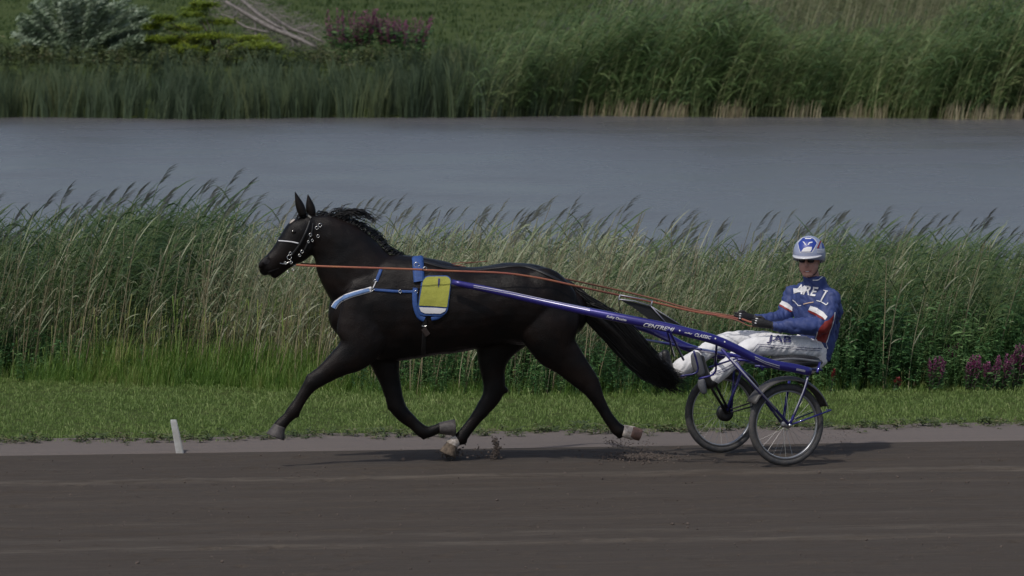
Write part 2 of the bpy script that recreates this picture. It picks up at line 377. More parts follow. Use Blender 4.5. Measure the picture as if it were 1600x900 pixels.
def sandmat(name, c1, c2, c3, streak=1.0, stones=0.3):
    m = bpy.data.materials.new(name); m.use_nodes = True
    N = m.node_tree.nodes; L = m.node_tree.links; b = N['Principled BSDF']
    b.inputs['Roughness'].default_value = 0.92; b.inputs['Specular IOR Level'].default_value = 0.25
    uv = N.new('ShaderNodeUVMap'); uv.uv_map = 'UVMap'
    def nz(sx, sy, det=5, rough=0.6):
        mp = N.new('ShaderNodeMapping'); mp.inputs['Scale'].default_value = (sx, sy, 1)
        n = N.new('ShaderNodeTexNoise'); n.inputs['Scale'].default_value = 1; n.inputs['Detail'].default_value = det; n.inputs['Roughness'].default_value = rough
        L.new(uv.outputs[0], mp.inputs[0]); L.new(mp.outputs[0], n.inputs['Vector']); return n.outputs[0]
    def rng_(s, a, bb):
        r = N.new('ShaderNodeMapRange'); r.inputs[1].default_value = a; r.inputs[2].default_value = bb; L.new(s, r.inputs[0]); return r.outputs[0]
    def mix(f, a, bcol):
        x = N.new('ShaderNodeMix'); x.data_type = 'RGBA'; L.new(f, x.inputs[0])
        for s, v in ((6, a), (7, bcol)):
            if isinstance(v, tuple): x.inputs[s].default_value = (*v, 1)
            else: L.new(v, x.inputs[s])
        return x.outputs[2]
    s5 = nz(55, 70, 4, 0.85); s1 = nz(0.22, 5.0, 6); s2 = nz(1.2, 24, 5, 0.7); s3 = nz(7, 45, 6, 0.75); s4 = nz(30, 30, 3, 0.8)
    col = mix(rng_(s1, 0.35, 0.65), c1, c2)
    def mul(a, k):
        q = N.new('ShaderNodeMath'); q.operation = 'MULTIPLY'; q.inputs[1].default_value = k; L.new(a, q.inputs[0]); return q.outputs[0]
    col = mix(mul(rng_(s2, 0.48, 0.75), 0.5 * streak), col, c3)
    col = mix(mul(rng_(s3, 0.55, 0.8), 0.45 * streak), col, c3)
    dark = tuple(v * 0.55 for v in c1)
    col = mix(mul(rng_(s5, 0.42, 0.6), 0.30), col, tuple(v * .62 for v in c1))
    col = mix(mul(rng_(s5, 0.60, 0.72), 0.6), col, c3)
    col = mix(mul(rng_(s4, 0.62, 0.75), stones), col, dark)
    # dusty wheel lines along the track, broken by noise (t = distance from the kerb)
    sep = N.new('ShaderNodeSeparateXYZ'); L.new(uv.outputs[0], sep.inputs[0])
    wob = nz(0.35, 0.0, 3); 
    if streak > 0.9:
        for t0, wd, k in ((-2.32, 0.2, 0.95), (-1.25, 0.10, 0.3), (-5.6, 0.16, 0.4), (-6.6, 0.22, 0.6), (-7.25, 0.2, 0.85), (-4.0, 0.3, 0.25), (-3.3, .12, .3)):
            ad = N.new('ShaderNodeMath'); ad.operation = 'ADD'; ad.inputs[1].default_value = -t0 - 0.3
            w2 = mul(wob, 0.6)
            ad0 = N.new('ShaderNodeMath'); ad0.operation = 'ADD'; L.new(sep.outputs[1], ad0.inputs[0]); L.new(w2, ad0.inputs[1])
            L.new(ad0.outputs[0], ad.inputs[0])
            ab = N.new('ShaderNodeMath'); ab.operation = 'ABSOLUTE'; L.new(ad.outputs[0], ab.inputs[0])
            mr = N.new('ShaderNodeMapRange'); mr.inputs[1].default_value = wd; mr.inputs[2].default_value = wd * 0.3; mr.inputs[3].default_value = 0; mr.inputs[4].default_value = 1
            L.new(ab.outputs[0], mr.inputs[0])
            br = rng_(nz(1.5, 12, 5, 0.75), 0.4, 0.62)
            mm = N.new('ShaderNodeMath'); mm.operation = 'MULTIPLY'; L.new(mr.outputs[0], mm.inputs[0]); L.new(br, mm.inputs[1])
            col = mix(mul(mm.outputs[0], k), col, c3)
    L.new(col, b.inputs['Base Color'])
    bmp = N.new('ShaderNodeBump'); bmp.inputs['Strength'].default_value = 0.8; bmp.inputs['Distance'].default_value = 0.015
    sm = N.new('ShaderNodeMath'); sm.operation = 'ADD'; L.new(s5, sm.inputs[0]); L.new(s3, sm.inputs[1]); L.new(sm.outputs[0], bmp.inputs['Height'])
    L.new(bmp.outputs[0], b.inputs['Normal'])
    return m
M['sand_dark'] = sandmat('dark_track_sand', (0.078, 0.063, 0.051), (0.067, 0.055, 0.045), (0.128, 0.109, 0.089), 1.0)
M['sand_pale'] = sandmat('pale_verge_sand', (0.192, 0.163, 0.148), (0.168, 0.145, 0.132), (0.215, 0.187, 0.168), 0.5, 0.15)
def trackh(x, t):
    h = 0.010 * noise.noise(Vector((x * 0.8, t * 9, 0))) + 0.007 * noise.noise(Vector((x * 4, t * 20, 5)))
    h += 0.020 * max(0, .55 + 1.1 * noise.noise(Vector((x * .9, 4, 1)))) * math.exp(-((t + 2.3 + .06 * noise.noise(Vector((x * .7, 9, 1)))) / 0.09) ** 2) - 0.012 * math.exp(-((t + 2.5) / 0.1) ** 2)
    h += 0.010 * max(0, .5 + 1.3 * noise.noise(Vector((x * 1.1, 6, 1)))) * math.exp(-((t + 5.7) / 0.08) ** 2) + 0.012 * math.exp(-((t + 7.2) / 0.1) ** 2)
    return h * min(1, max(0, -t * 3))
def build_track():
    X = np.concatenate([np.linspace(-60, -9, 12), np.linspace(-8.5, -5.5, 60), np.linspace(-5.45, 5.45, 420), np.linspace(5.5, 8.5, 60), np.linspace(9, 60, 12)])
    T = np.concatenate([np.linspace(-24, -10, 30), np.linspace(-9.9, 0, 460)])
    nx, nt = len(X), len(T); Hh = np.zeros((nt, nx))
    for j, t in enumerate(T):
        for i, x in enumerate(X):
            if t > -10 and abs(x) < 8.6: Hh[j, i] = trackh(x, t)
    XX, TT = np.meshgrid(X, T)
    for n in range(420):                       # hoof prints: a dent with a pushed-up rim
        x = U(-8, 8); t = -U(.25, 9.5); r = U(.035, .06); k = U(.5, 1.0)
        ii = np.where(abs(X - x) < .25)[0]; jj = np.where(abs(T - t) < .25)[0]
        sl = np.ix_(jj, ii); d = np.sqrt(((XX[sl] - x) / 1.15) ** 2 + (TT[sl] - t) ** 2) / r
        Hh[sl] += k * (-.016 * np.exp(-d ** 2) + .007 * np.exp(-((d - 1.6) / .45) ** 2))
    # the cart's own fine wheel lines
    for t0 in (-1.55, -3.1, -4.6, -6.2):
        tt = t0 + .05 * np.sin(XX * .5 + t0); Hh += -.006 * np.exp(-((TT - tt) / .02) ** 2) + .004 * np.exp(-((TT - tt - .05) / .02) ** 2)
    V = np.stack([XX, 0.88 + .157 * XX + TT, .022 + Hh], -1).reshape(-1, 3)
    q = np.arange(nt * nx).reshape(nt, nx); F = np.stack([q[:-1, :-1], q[:-1, 1:], q[1:, 1:], q[1:, :-1]], -1).reshape(-1, 4)
    me = bpy.data.meshes.new('track'); me.vertices.add(len(V)); me.vertices.foreach_set('co', V.ravel().astype(np.float32))
    me.loops.add(len(F) * 4); me.loops.foreach_set('vertex_index', F.ravel().astype(np.int32))
    me.polygons.add(len(F)); me.polygons.foreach_set('loop_start', np.arange(0, len(F) * 4, 4, dtype=np.int32))
    me.update(calc_edges=True); uv = me.uv_layers.new(name='UVMap')
    L2 = np.stack([XX, TT], -1).reshape(-1, 2)[F.ravel()]; uv.data.foreach_set('uv', L2.ravel().astype(np.float32))
    tag(link_mesh('track', me, M['sand_dark']), kind='structure')
build_track()
strip_sheet('pale_sand_strip', lambda x: kerbY(x) - 0.25, lambda x: grassY(x) + 0.3, 0.012, M['sand_pale'], ny=24,
            h=lambda x, t: 0.022 * max(0, min(1, t * 14)) + 0.005 * noise.noise(Vector((x * 3, t * 6, 2))) )

# water: murky, finely rippled
wm = bpy.data.materials.new('pond_water'); wm.use_nodes = True
N = wm.node_tree.nodes; L = wm.node_tree.links; b = N['Principled BSDF']
b.inputs['Base Color'].default_value = (0.115, 0.112, 0.118, 1)
b.inputs['Roughness'].default_value = 0.26
b.inputs['IOR'].default_value = 1.33
tc = N.new('ShaderNodeTexCoord')
mp = N.new('ShaderNodeMapping'); mp.inputs['Scale'].default_value = (1.0, 0.55, 1); mp.inputs['Rotation'].default_value = (0, 0, R(12))
n1 = N.new('ShaderNodeTexNoise'); n1.inputs['Scale'].default_value = 3.2; n1.inputs['Detail'].default_value = 5; n1.inputs['Roughness'].default_value = 0.6
n2 = N.new('ShaderNodeTexNoise'); n2.inputs['Scale'].default_value = 0.3; n2.inputs['Detail'].default_value = 3
L.new(tc.outputs['Object'], mp.inputs[0]); L.new(mp.outputs[0], n1.inputs['Vector']); L.new(tc.outputs['Object'], n2.inputs['Vector'])
bp = N.new('ShaderNodeBump'); bp.inputs['Strength'].default_value = 1.0; bp.inputs['Distance'].default_value = 0.05
mrr = N.new('ShaderNodeMapRange'); mrr.inputs[1].default_value = 0.3; mrr.inputs[2].default_value = 0.7; mrr.inputs[3].default_value = 0.05; mrr.inputs[4].default_value = 0.07
L.new(n2.outputs[0], mrr.inputs[0]); L.new(mrr.outputs[0], bp.inputs['Distance'])
mr2 = N.new('ShaderNodeMapRange'); mr2.inputs[1].default_value = 0.35; mr2.inputs[2].default_value = 0.65; mr2.inputs[3].default_value = 0.22; mr2.inputs[4].default_value = 0.31
L.new(n2.outputs[0], mr2.inputs[0]); L.new(mr2.outputs[0], b.inputs['Roughness'])
L.new(n1.outputs[0], bp.inputs['Height']); L.new(bp.outputs[0], b.inputs['Normal'])
bm = bmesh.new()
wy = [9.5, 20, 30, 40, 50, 60, 70, 80, 85, 92]
wx = [-400, -100, -40, -20, 0, 20, 40, 100, 400]
g = [[bm.verts.new((x, y, WATER)) for x in wx] for y in wy]
for a, c in zip(g[:-1], g[1:]):
    for k in range(len(wx) - 1): bm.faces.new((a[k], a[k + 1], c[k + 1], c[k]))
tag(bobj('pond_water', bm, wm), kind='structure')

# ---------------------------------------------------------------- plants: builders that return (V, T, mat index, tone offset)
class PB:
    def __init__(s): s.V = []; s.T = []; s.M = []; s.O = []
    def strip(s, pts, widths, side, m, off=0.0):
        """ribbon along pts with widths, side = ribbon direction"""
        b0 = len(s.V); n = len(pts)
        for p, w in zip(pts, widths):
            if w <= 1e-5: s.V.append(tuple(p)); s.O.append(off)
            else:
                s.V.append(tuple(np.array(p) - np.array(side) * w / 2)); s.O.append(off)
                s.V.append(tuple(np.array(p) + np.array(side) * w / 2)); s.O.append(off)
        i = b0
        for k in range(n - 1):
            wa, wb = widths[k] > 1e-5, widths[k + 1] > 1e-5
            if wa and wb:
                s.T += [(i, i + 1, i + 3), (i, i + 3, i + 2)]; s.M += [m, m]; i += 2
            elif wa: s.T.append((i, i + 1, i + 2)); s.M.append(m); i += 2
            elif wb: s.T.append((i, i + 2, i + 1)); s.M.append(m); i += 1
    def stem(s, pts, r0, r1, m, off=0.0):
        b0 = len(s.V); n = len(pts)
        for k, p in enumerate(pts):
            r = r0 + (r1 - r0) * k / (n - 1)
            for a in (0.5, 2.6, 4.7):
                s.V.append((p[0] + r * math.cos(a), p[1] + r * math.sin(a), p[2])); s.O.append(off)
        for k in range(n - 1):
            for j in range(3):
                a, b_, c, d = b0 + 3 * k + j, b0 + 3 * k + (j + 1) % 3, b0 + 3 * k + 3 + (j + 1) % 3, b0 + 3 * k + 3 + j
                s.T += [(a, b_, c), (a, c, d)]; s.M += [m, m]
    def get(s): return np.array(s.V, np.float32), np.array(s.T, np.int32), np.array(s.M, np.int32), np.array(s.O, np.float32)

def leafcurve(p, ang, L_, rise, droop, n=4):
    """blade starting at p heading `ang` in plan, rising then drooping"""
    dx, dy = math.cos(ang), math.sin(ang); out = []
    for k in range(n + 1):
        t = k / n; r = L_ * (t * (1 - 0.15 * t)); z = L_ * (rise * t - droop * t * t)
        out.append((p[0] + dx * r, p[1] + dy * r, p[2] + z))
    return out
def reed(h=2.0, lean=0.12, nleaf=11, lowleaf=0.3, plume=1.0, leafm=0, stemm=1, wind=0.75, ls=1.0, up=0.0, sr=0.0065):
    has = random.random() < plume; h = h if has else h * .94
    pb = PB(); n = 7; pts = []
    cy = U(-0.05, 0.05)
    for k in range(n + 1):
        t = k / n; pts.append((lean * h * t ** 1.8, cy * h * t * t, h * t))
    pb.stem(pts, sr, sr * .5, stemm)
    for i in range(nleaf):
        t = lowleaf + (0.97 - lowleaf) * (i + U(0, .8)) / nleaf
        p = (lean * h * t ** 1.8, cy * h * t * t, h * t)
        ang = U(-0.75, 0.75) if random.random() < wind else U(2.2, 4.1)
        ang += U(-.2, .2)
        L_ = ls * U(0.28, 0.52) * (0.75 + 0.4 * math.sin(math.pi * min(1, t)))
        c = leafcurve(p, ang, L_ * (1 - .25 * up), U(0.5, 1.5) + up * U(.5, 2.0) * (1 - .8 * t), U(0.3, 1.3) * (1 - .5 * up * (1 - t)))
        w = U(0.014, 0.026) * ls
        tilt = U(-0.8, 0.8)
        side = (-math.sin(ang) * math.cos(tilt), math.cos(ang) * math.cos(tilt), math.sin(tilt))
        pb.strip(c, [w * .7, w, w * .85, w * .5, 0], side, leafm, U(-.22, .22))
    if has:
        top = pts[-1]; Lp = U(0.16, 0.27); dirx = U(0.35, 0.75)
        for i in range(12):
            s0 = i / 12 * Lp * 0.75
            p = (top[0] + s0 * dirx, top[1], top[2] + s0 * 0.85)
            a = U(-1.0, 1.0); L_ = U(0.05, 0.10)
            d = (dirx + 0.35 * math.cos(a) + .1, 0.45 * math.sin(a), U(0.5, 1.0))
            c = [(p[0] + d[0] * L_ * t, p[1] + d[1] * L_ * t, p[2] + d[2] * L_ * t - 0.12 * L_ * t * t) for t in (0, .5, 1)]
            pb.strip(c, [0.005, 0.008, 0], (0.5, 0.6, -0.5), 2, U(-.2, .2))
    return pb.get()
def deadstem(h=1.4):
    pb = PB(); lx = U(0.0, 0.25)
    pts = [(lx * h * (k / 5) ** 1.5, U(-.01, .01), h * k / 5) for k in range(6)]
    pb.stem(pts, 0.007, 0.003, 1)
    for i in range(random.randint(2, 5)):
        t = U(.3, 1); p = (lx * h * t ** 1.5, 0, h * t); ang = U(-.9, .9) if random.random() < .7 else U(2, 4)
        c = leafcurve(p, ang, U(.12, .3), U(.6, 2.2), U(.3, 1.0), 3)
        pb.strip(c, [.012, .016, .010, 0], (-math.sin(ang) * .7, math.cos(ang) * .7, .6), 0, U(-.1, .3))
    return pb.get()
def rushclump(h=1.2, n=9, spread=.05, w=0.012, lean=.1):
    pb = PB()
    for i in range(n):
        x, y = U(-spread, spread), U(-spread, spread); hh = h * U(.7, 1.1); lx = U(-.04, .1) + lean * U(0, 1.2)
        bend = U(0, .12)
        pts = [(x + lx * hh * t ** 2, y + U(-.01, .01), hh * (t - bend * t ** 4)) for t in (0, .35, .7, .9, 1)]
        tl = U(-.5, .5)
        pb.strip(pts, [w, w, w * .8, w * .5, 0], (math.cos(tl), math.sin(tl), 0), 0, U(-.2, .2))
    return pb.get()
def grasstuft(h=.45, n=14, spread=.06, w=.006, ts=(0, .5, .8, 1)):
    pb = PB()
    for i in range(n):
        a = U(0, 6.28); d = U(0, .35) + .15; x, y = U(-spread, spread), U(-spread, spread); hh = h * U(.5, 1.1)
        pts = [(x + math.cos(a) * d * hh * t * t + .12 * hh * t * t, y + math.sin(a) * d * hh * t * t, hh * (t - .15 * t ** 3)) for t in ts]
        pb.strip(pts, ([w, w, w * .6, 0] if len(ts) == 4 else [w, w * .8, 0]), (-math.sin(a), math.cos(a), 0), 0, U(-.25, .25))
    if random.random() < .6:
        pb.strip([(0, 0, 0), (.03, 0, h), (.07, 0, h * 1.5)], [.004, .003, .012], (.7, .7, 0), 0, .45)
    return pb.get()
def herbplant(h=.9, nl=34, leaf=.075, m=0, stems=3):
    pb = PB()
    for s in range(stems):
        a0 = U(0, 6.28); sp = U(.02, .18); hh = h * U(.65, 1.05)
        def pt(t): return (math.cos(a0) * sp * t + .08 * hh * t * t, math.sin(a0) * sp * t, hh * t)
        pb.stem([pt(k / 3) for k in range(4)], .006, .003, m, -.1)
        for i in range(nl // stems):
            t = U(.15, 1.0) ** .8; p = pt(t); ang = U(0, 6.28); L_ = leaf * U(.6, 1.4)
            up = U(-.3, .9)
            q = (p[0] + math.cos(ang) * L_ * .3, p[1] + math.sin(ang) * L_ * .3, p[2] + up * L_ * .3)
            e = (p[0] + math.cos(ang) * L_ * 1.2, p[1] + math.sin(ang) * L_ * 1.2, p[2] + up * L_ * .8 - L_ * .2)
            mid = tuple((q[k] + e[k]) / 2 + (.12 * L_ if k == 2 else 0) for k in range(3))
            tl = U(-.5, .5)
            pb.strip([p, q, mid, e], [.002, L_ * .32, L_ * .38, 0], (-math.sin(ang) * math.cos(tl), math.cos(ang) * math.cos(tl), math.sin(tl)), m, U(-.3, .3))
    return pb.get()
def scatter(name, variants, places, mats, kind='stuff', parent=None):
    """places: array rows x,y,z,scale,rot,lean,tone ; merges all copies into one mesh"""
    places = np.asarray(places, float)
    idx = rng.integers(0, len(variants), len(places))
    VV, TT, MM, OO = [], [], [], []; base = 0
    for vi, (V, T, Mi, O) in enumerate(variants):
        pl = places[idx == vi]
        if not len(pl): continue
        n = len(pl); nv = len(V)
        c, s = np.cos(pl[:, 4])[:, None], np.sin(pl[:, 4])[:, None]; sc = pl[:, 3][:, None]
        x = (V[None, :, 0] * c - V[None, :, 1] * s) * sc; y = (V[None, :, 0] * s + V[None, :, 1] * c) * sc
        z = V[None, :, 2] * sc
        x = x + pl[:, 5][:, None] * z
        A = np.stack([x + pl[:, 0][:, None], y + pl[:, 1][:, None], z + pl[:, 2][:, None]], -1).reshape(-1, 3)
        t = (T[None] + (np.arange(n) * nv)[:, None, None]).reshape(-1, 3) + base
        VV.append(A); TT.append(t); MM.append(np.tile(Mi, n)); OO.append(np.clip(pl[:, 6][:, None] + O[None], 0, 1).ravel())
        base += n * nv
    return npmesh(name, np.vstack(VV), np.vstack(TT), mats, np.concatenate(MM), np.concatenate(OO), kind=kind, parent=parent)
def pxx(px, Y): return (px - 800) / FPX * (Y + 50)       # photo column -> metres at depth Y

# top line of the near reeds (photo column -> stalk height in metres)
def interp(tab, x):
    if x <= tab[0][0]: return tab[0][1]
    for (a, b_), (c, d) in zip(tab[:-1], tab[1:]):
        if x <= c: return b_ + (d - b_) * (x - a) / (c - a)
    return tab[-1][1]
HT = [(-300, 1.5), (0, 1.5), (60, 1.54), (120, 1.68), (240, 1.68), (300, 1.58), (335, 1.42), (450, 1.42), (600, 1.42), (720, 1.40), (800, 1.37), (900, 1.34), (1000, 1.26), (1080, 1.2), (1160, 1.26), (1240, 1.38), (1320, 1.38), (1400, 1.36), (1500, 1.28), (1600, 1.2), (1900, 1.2)]
green_v = [reed(2.0, U(.1, .22), random.randint(12, 16), .28, .25) for _ in range(14)]
pale_v = [reed(2.0, U(.04, .2), random.randint(5, 9), .3, .38, up=1.0, sr=.0095) for _ in range(12)]
dead_v = [deadstem(U(1.0, 1.5)) for _ in range(10)]
gP, pP, dP, hP, tP = [], [], [], [], []
def cl(x, y, s=1.3, k=0): return noise.noise(Vector((x * s, y * s, k * 7.7)))
for i in range(5200):
    y = U(6.2, 13.5); x = U(-8.0, 8.2)
    d = y - reedY(x)
    if d < 0.35: continue
    px = x / (y + 50) * FPX + 800
    lush = interp([(-400, .85), (0, .88), (280, .8), (340, .4), (420, .28), (900, .3), (1040, .45), (1180, .65), (1300, .9), (2000, .9)], px + 60 * cl(x, y))
    hgt = interp(HT, px) * (1 + 0.11 * cl(x, y, 2.2, 2)) * U(.80, 1.07)
    z = gz(x, y)
    hgt = hgt - z * 0.85                    # rooted lower, tops stay level
    edge = min(1, 0.55 + d * .5)
    hgt *= edge
    row = [x, y, z, hgt / 2.0, U(-.25, .25), U(-.02, .16), 0]
    if random.random() < lush:
        row[6] = min(1, max(0, (.06 if px < 330 else .28) + .32 * cl(x, y, 1.1, 3) + U(-.2, .25))); gP.append(row)
    else:
        row[6] = min(1, max(0, (.2 if px < 240 else .62) + .35 * cl(x, y, 1.1, 3) + U(-.3, .3))); pP.append(row)
for i in range(2600):
    y = U(6.0, 9.5); x = U(-8, 8)
    d = y - reedY(x)
    if d < 0.15: continue
    px = x / (y + 50) * FPX + 800
    if random.random() < interp([(-200, .6), (100, .8), (400, 1), (950, .9), (1100, .35), (1600, .15)], px):
        dP.append([x, y, gz(x, y), U(.6, 1.15), U(-.4, .4), U(-.03, .15), U(.1, 1)])
o = scatter('green_reed_bed', green_v, gP, [M['reedleaf'], M['stem'], M['plume']]); tag(o, 'lush green common reeds with dark plumes bending right on the near bank', 'reeds')
o = scatter('pale_reed_bed', pale_v, pP, [M['strawleaf'], M['palestem'], M['plume']]); tag(o, 'pale yellowish reeds on the near bank behind the horse', 'reeds')
o = scatter('dry_reed_stalks', dead_v, dP, [M['strawleaf'], M['straw']]); tag(o, 'dry straw coloured reed stalks low in the near reeds', 'reeds')

# leafy weeds at the foot
herb_v = [herbplant(U(.7, 1.0), random.randint(34, 46), U(.055, .095)) for _ in range(12)]
for i in range(2600):
    x = U(-8, 8); d = abs(random.gauss(0, 1.1)) + .05; y = reedY(x) + d
    if y > 11: continue
    px = x / (y + 50) * FPX + 800
    k = interp([(-200, .9), (100, .8), (160, .25), (480, .2), (520, .8), (700, .9), (1000, .9), (1150, .9), (1600, 1)], px)
    if random.random() > k: continue
    hh = interp([(-200, .7), (100, .6), (480, .35), (600, .62), (800, .7), (1100, .7), (1300, .95), (1600, 1.0)], px) * U(.6, 1.15) * min(1, .45 + d)
    hP.append([x, y, gz(x, y), hh, U(0, 6.28), U(0, .12), min(1, max(0, .42 + .5 * cl(x, y, 1.2, 5) + U(-.25, .25)))])
o = scatter('leafy_weeds', herb_v, hP, [M['herb']]); tag(o, 'dark leafy green weeds along the foot of the near reeds', 'weeds')
tuft_v = [grasstuft(U(.38, .55), 16, .07, .007) for _ in range(12)]
for i in range(4200):
    x = U(-8, 8); d = abs(random.gauss(0, .55)); y = reedY(x) + d - .12
    px = x / (y + 50) * FPX + 800
    k = interp([(-200, .4), (80, .5), (140, 1), (520, 1), (600, .45), (1000, .5), (1300, .35), (1700, .3)], px)
    if random.random() > k: continue
    hh = interp([(0, .6), (140, 1.0), (470, 1.1), (600, .5), (1600, .4)], px) * U(.5, 1.1) * min(1, .35 + d * 1.6)
    tP.append([x, y, gz(x, y), hh, U(0, 6.28), U(0, .15), min(1, max(0, .4 + .3 * cl(x, y, 1.2, 6) + U(-.3, .3)))])
o = scatter('tall_grass', tuft_v, tP, [M['tallgrass']]); tag(o, 'bright green tall grass in front of the reeds behind the white marker', 'grass')

# mown verge
lawn_v = [grasstuft(U(.045, .07), 9, .05, .008, (0, .6, 1)) for _ in range(8)]
lP = []
for i in range(27000):
    x = U(-8, 8); y = U(0.4, 8.4)
    gy = grassY(x); ry = reedY(x) + .3
    if y > ry: continue
    e = y - gy
    if e < 0 and (e < -.18 or random.random() < .75 - e * .5): continue
    sc = .68 * U(.7, 1.2) * (1 + .25 * cl(x, y, .8, 9))
    tn = .42 + .28 * cl(x, y * 2.4, .45, 11) + .12 * cl(x, y, 3, 12) + U(-.12, .12)
    if e < .5:
        if random.random() < .35: continue
        tn += U(-.35, .35); sc *= U(.7, 1.3)
    lP.append([x, y, gz(x, y) + .012, sc, U(0, 6.28), U(-.1, .3), min(1, max(0, tn))])
o = scatter('mown_grass', lawn_v, lP, [M['lawn']]); tag(o, 'short mown green grass between the sand strip and the reeds', 'grass')
weed_v = [herbplant(.09, 14, .05, 0, 2) for _ in range(6)]
wP = []
for i in range(700):
    x = U(-8, 8); y = grassY(x) + random.gauss(.12, .16)
    wP.append([x, y, .02, U(.35, .9), U(0, 6.28), 0, min(1, max(0, U(.1, .9)))])
o = scatter('low_edge_weeds', weed_v, wP, [M['olive']]); tag(o, 'low straggly weeds along the sandy edge of the mown grass', 'weeds')

# ---------------------------------------------------------------- far bank
fr_v = [reed(2.7, U(.2, .36), random.randint(15, 19), .14, .35, wind=.85, ls=1.4) for _ in range(12)]
fw = [(V * np.array([1, 1, 1], np.float32), T, Mi, O) for V, T, Mi, O in fr_v]
fP, fdP, ruP, ru2 = [], [], [], []
for i in range(4600):
    s = 0; x = U(-5, 22); y = shoreY(x) - .4 + 4.4 * random.random() ** 1.3
    px = x / (y + 50) * FPX + 800
    k = interp([(660, 0), (740, .25), (800, .9), (2400, 1)], px)
    if random.random() > k: continue
    hh = interp([(700, .5), (760, .65), (850, .8), (950, .95), (1100, 1.0), (2000, 1.05)], px) * U(.78, 1.1) * (1 + .14 * cl(x, y, 1.8, 62)) * (1 - .10 * max(0, y - 86) - interp([(1080, 0), (1200, .30), (1430, .32), (1500, .08), (1650, .15)], px)) * (1 + .1 * cl(x, y, .9, 21))
    z = max(gz(x, y), WATER - .1)
    fP.append([x, y, z, hh, U(-.6, .6), U(-.08, .26) + .12 * cl(x, y, 1.5, 61), min(1, max(0, .36 + .5 * cl(x, y, 1.3, 22) + U(-.3, .3)))])
o = scatter('far_reed_bed', fr_v, fP, [M['farleaf'], M['stem'], M['plume']]); tag(o, 'tall dark green reeds bending right on the far shore of the pond', 'reeds')
fd_v = [reed(2.6, U(.12, .25), random.randint(2, 5), .5, .9) for _ in range(8)]
for i in range(2400):
    y = U(88.5, 91.5); x = U(2, 18); px = x / (y + 50) * FPX + 800
    k = interp([(880, 0), (1000, .25), (1150, .8), (1250, 1), (1450, 1), (1500, .4), (2200, .7)], px)
    if random.random() > k: continue
    fdP.append([x, y, gz(x, y), U(.8, 1.2), U(-.3, .3), U(.02, .16), U(.2, 1)])
o = scatter('far_dry_reed_bed', fd_v, fdP, [M['strawleaf'], M['palestem'], M['plume']]); tag(o, 'pale dry reeds above the green ones at the top right of the far bank', 'reeds')
sh_v = [rushclump(.42, 4, .12, .014, .1) for _ in range(5)]
shP = []
for i in range(330):
    x = U(-.5, 20); y = shoreY(x) - U(.2, .6)
    if cl(x, 3, 1.1, 41) < -.15: continue
    shP.append([x, y, WATER - .02, U(.5, 1.2), U(-.3, .3), U(0, .2), U(0, 1)])
o = scatter('straw_reed_feet', sh_v, shP, [M['straw']]); tag(o, 'straw coloured bare reed bases at the far waterline', 'reeds')
ru_v = [rushclump(1.45, 12, .14, .022, .28) for _ in range(10)]
for i in range(2100):
    x = U(-22, 2.5); y = shoreY(x) - .3 + 2.2 * random.random()
    px = x / (y + 50) * FPX + 800
    k = interp([(-2000, 1), (700, 1), (820, .5), (900, 0)], px)
    if random.random() > k: continue
    hh = U(.55, 1.12) * (1 + .15 * cl(x, y, .7, 52)) * interp([(0, .66), (300, .72), (500, .74), (650, .85), (900, 1.15)], px)
    ruP.append([x, y, max(gz(x, y), WATER - .05), hh, U(0, 6.28), U(0, .1), min(1, max(0, .3 + .4 * cl(x, y, .8, 25) + U(-.2, .2)))])
o = scatter('far_rush_bed', ru_v, ruP, [M['rush']]); tag(o, 'upright bluish green rushes on the left of the far shore', 'rushes')
fh_v = [herbplant(.9, 60, .16, 0, 5) for _ in range(8)]
for i in range(1700):
    y = U(86, 95) if i % 3 == 0 else U(86, 90.8); x = U(-22, 6)
    px = x / (y + 50) * FPX + 800
    if px > 880 or (480 < px < 860 and y > 91): continue
    ru2.append([x, y, gz(x, y), U(.45, .8) * (.75 if y < 91.3 else 1), U(0, 6.28), U(0, .1), min(1, max(0, .38 + .5 * cl(x, y, .8, 27) + U(-.25, .3)))])
o = scatter('far_bank_weeds', fh_v, ru2, [M['olive']]); tag(o, 'olive green weeds on the slope above the far rushes', 'weeds')
fl_v = [grasstuft(.14, 9, .2, .03, (0, .6, 1)) for _ in range(6)]
flP = []
for i in range(9000):
    y = U(91, 190); x = U(-1, 1) * (12 + y * .09)
    flP.append([x, y, gz(x, y) + .005, U(.7, 1.3), U(0, 6.28), U(0, .2), min(1, max(0, .42 + .3 * cl(x * .4, y * .3, 1, 30) + U(-.2, .2)))])
o = scatter('far_lawn', fl_v, flP, [M['meadow']]); tag(o, 'green meadow grass beyond the far bank shrubs', 'grass')

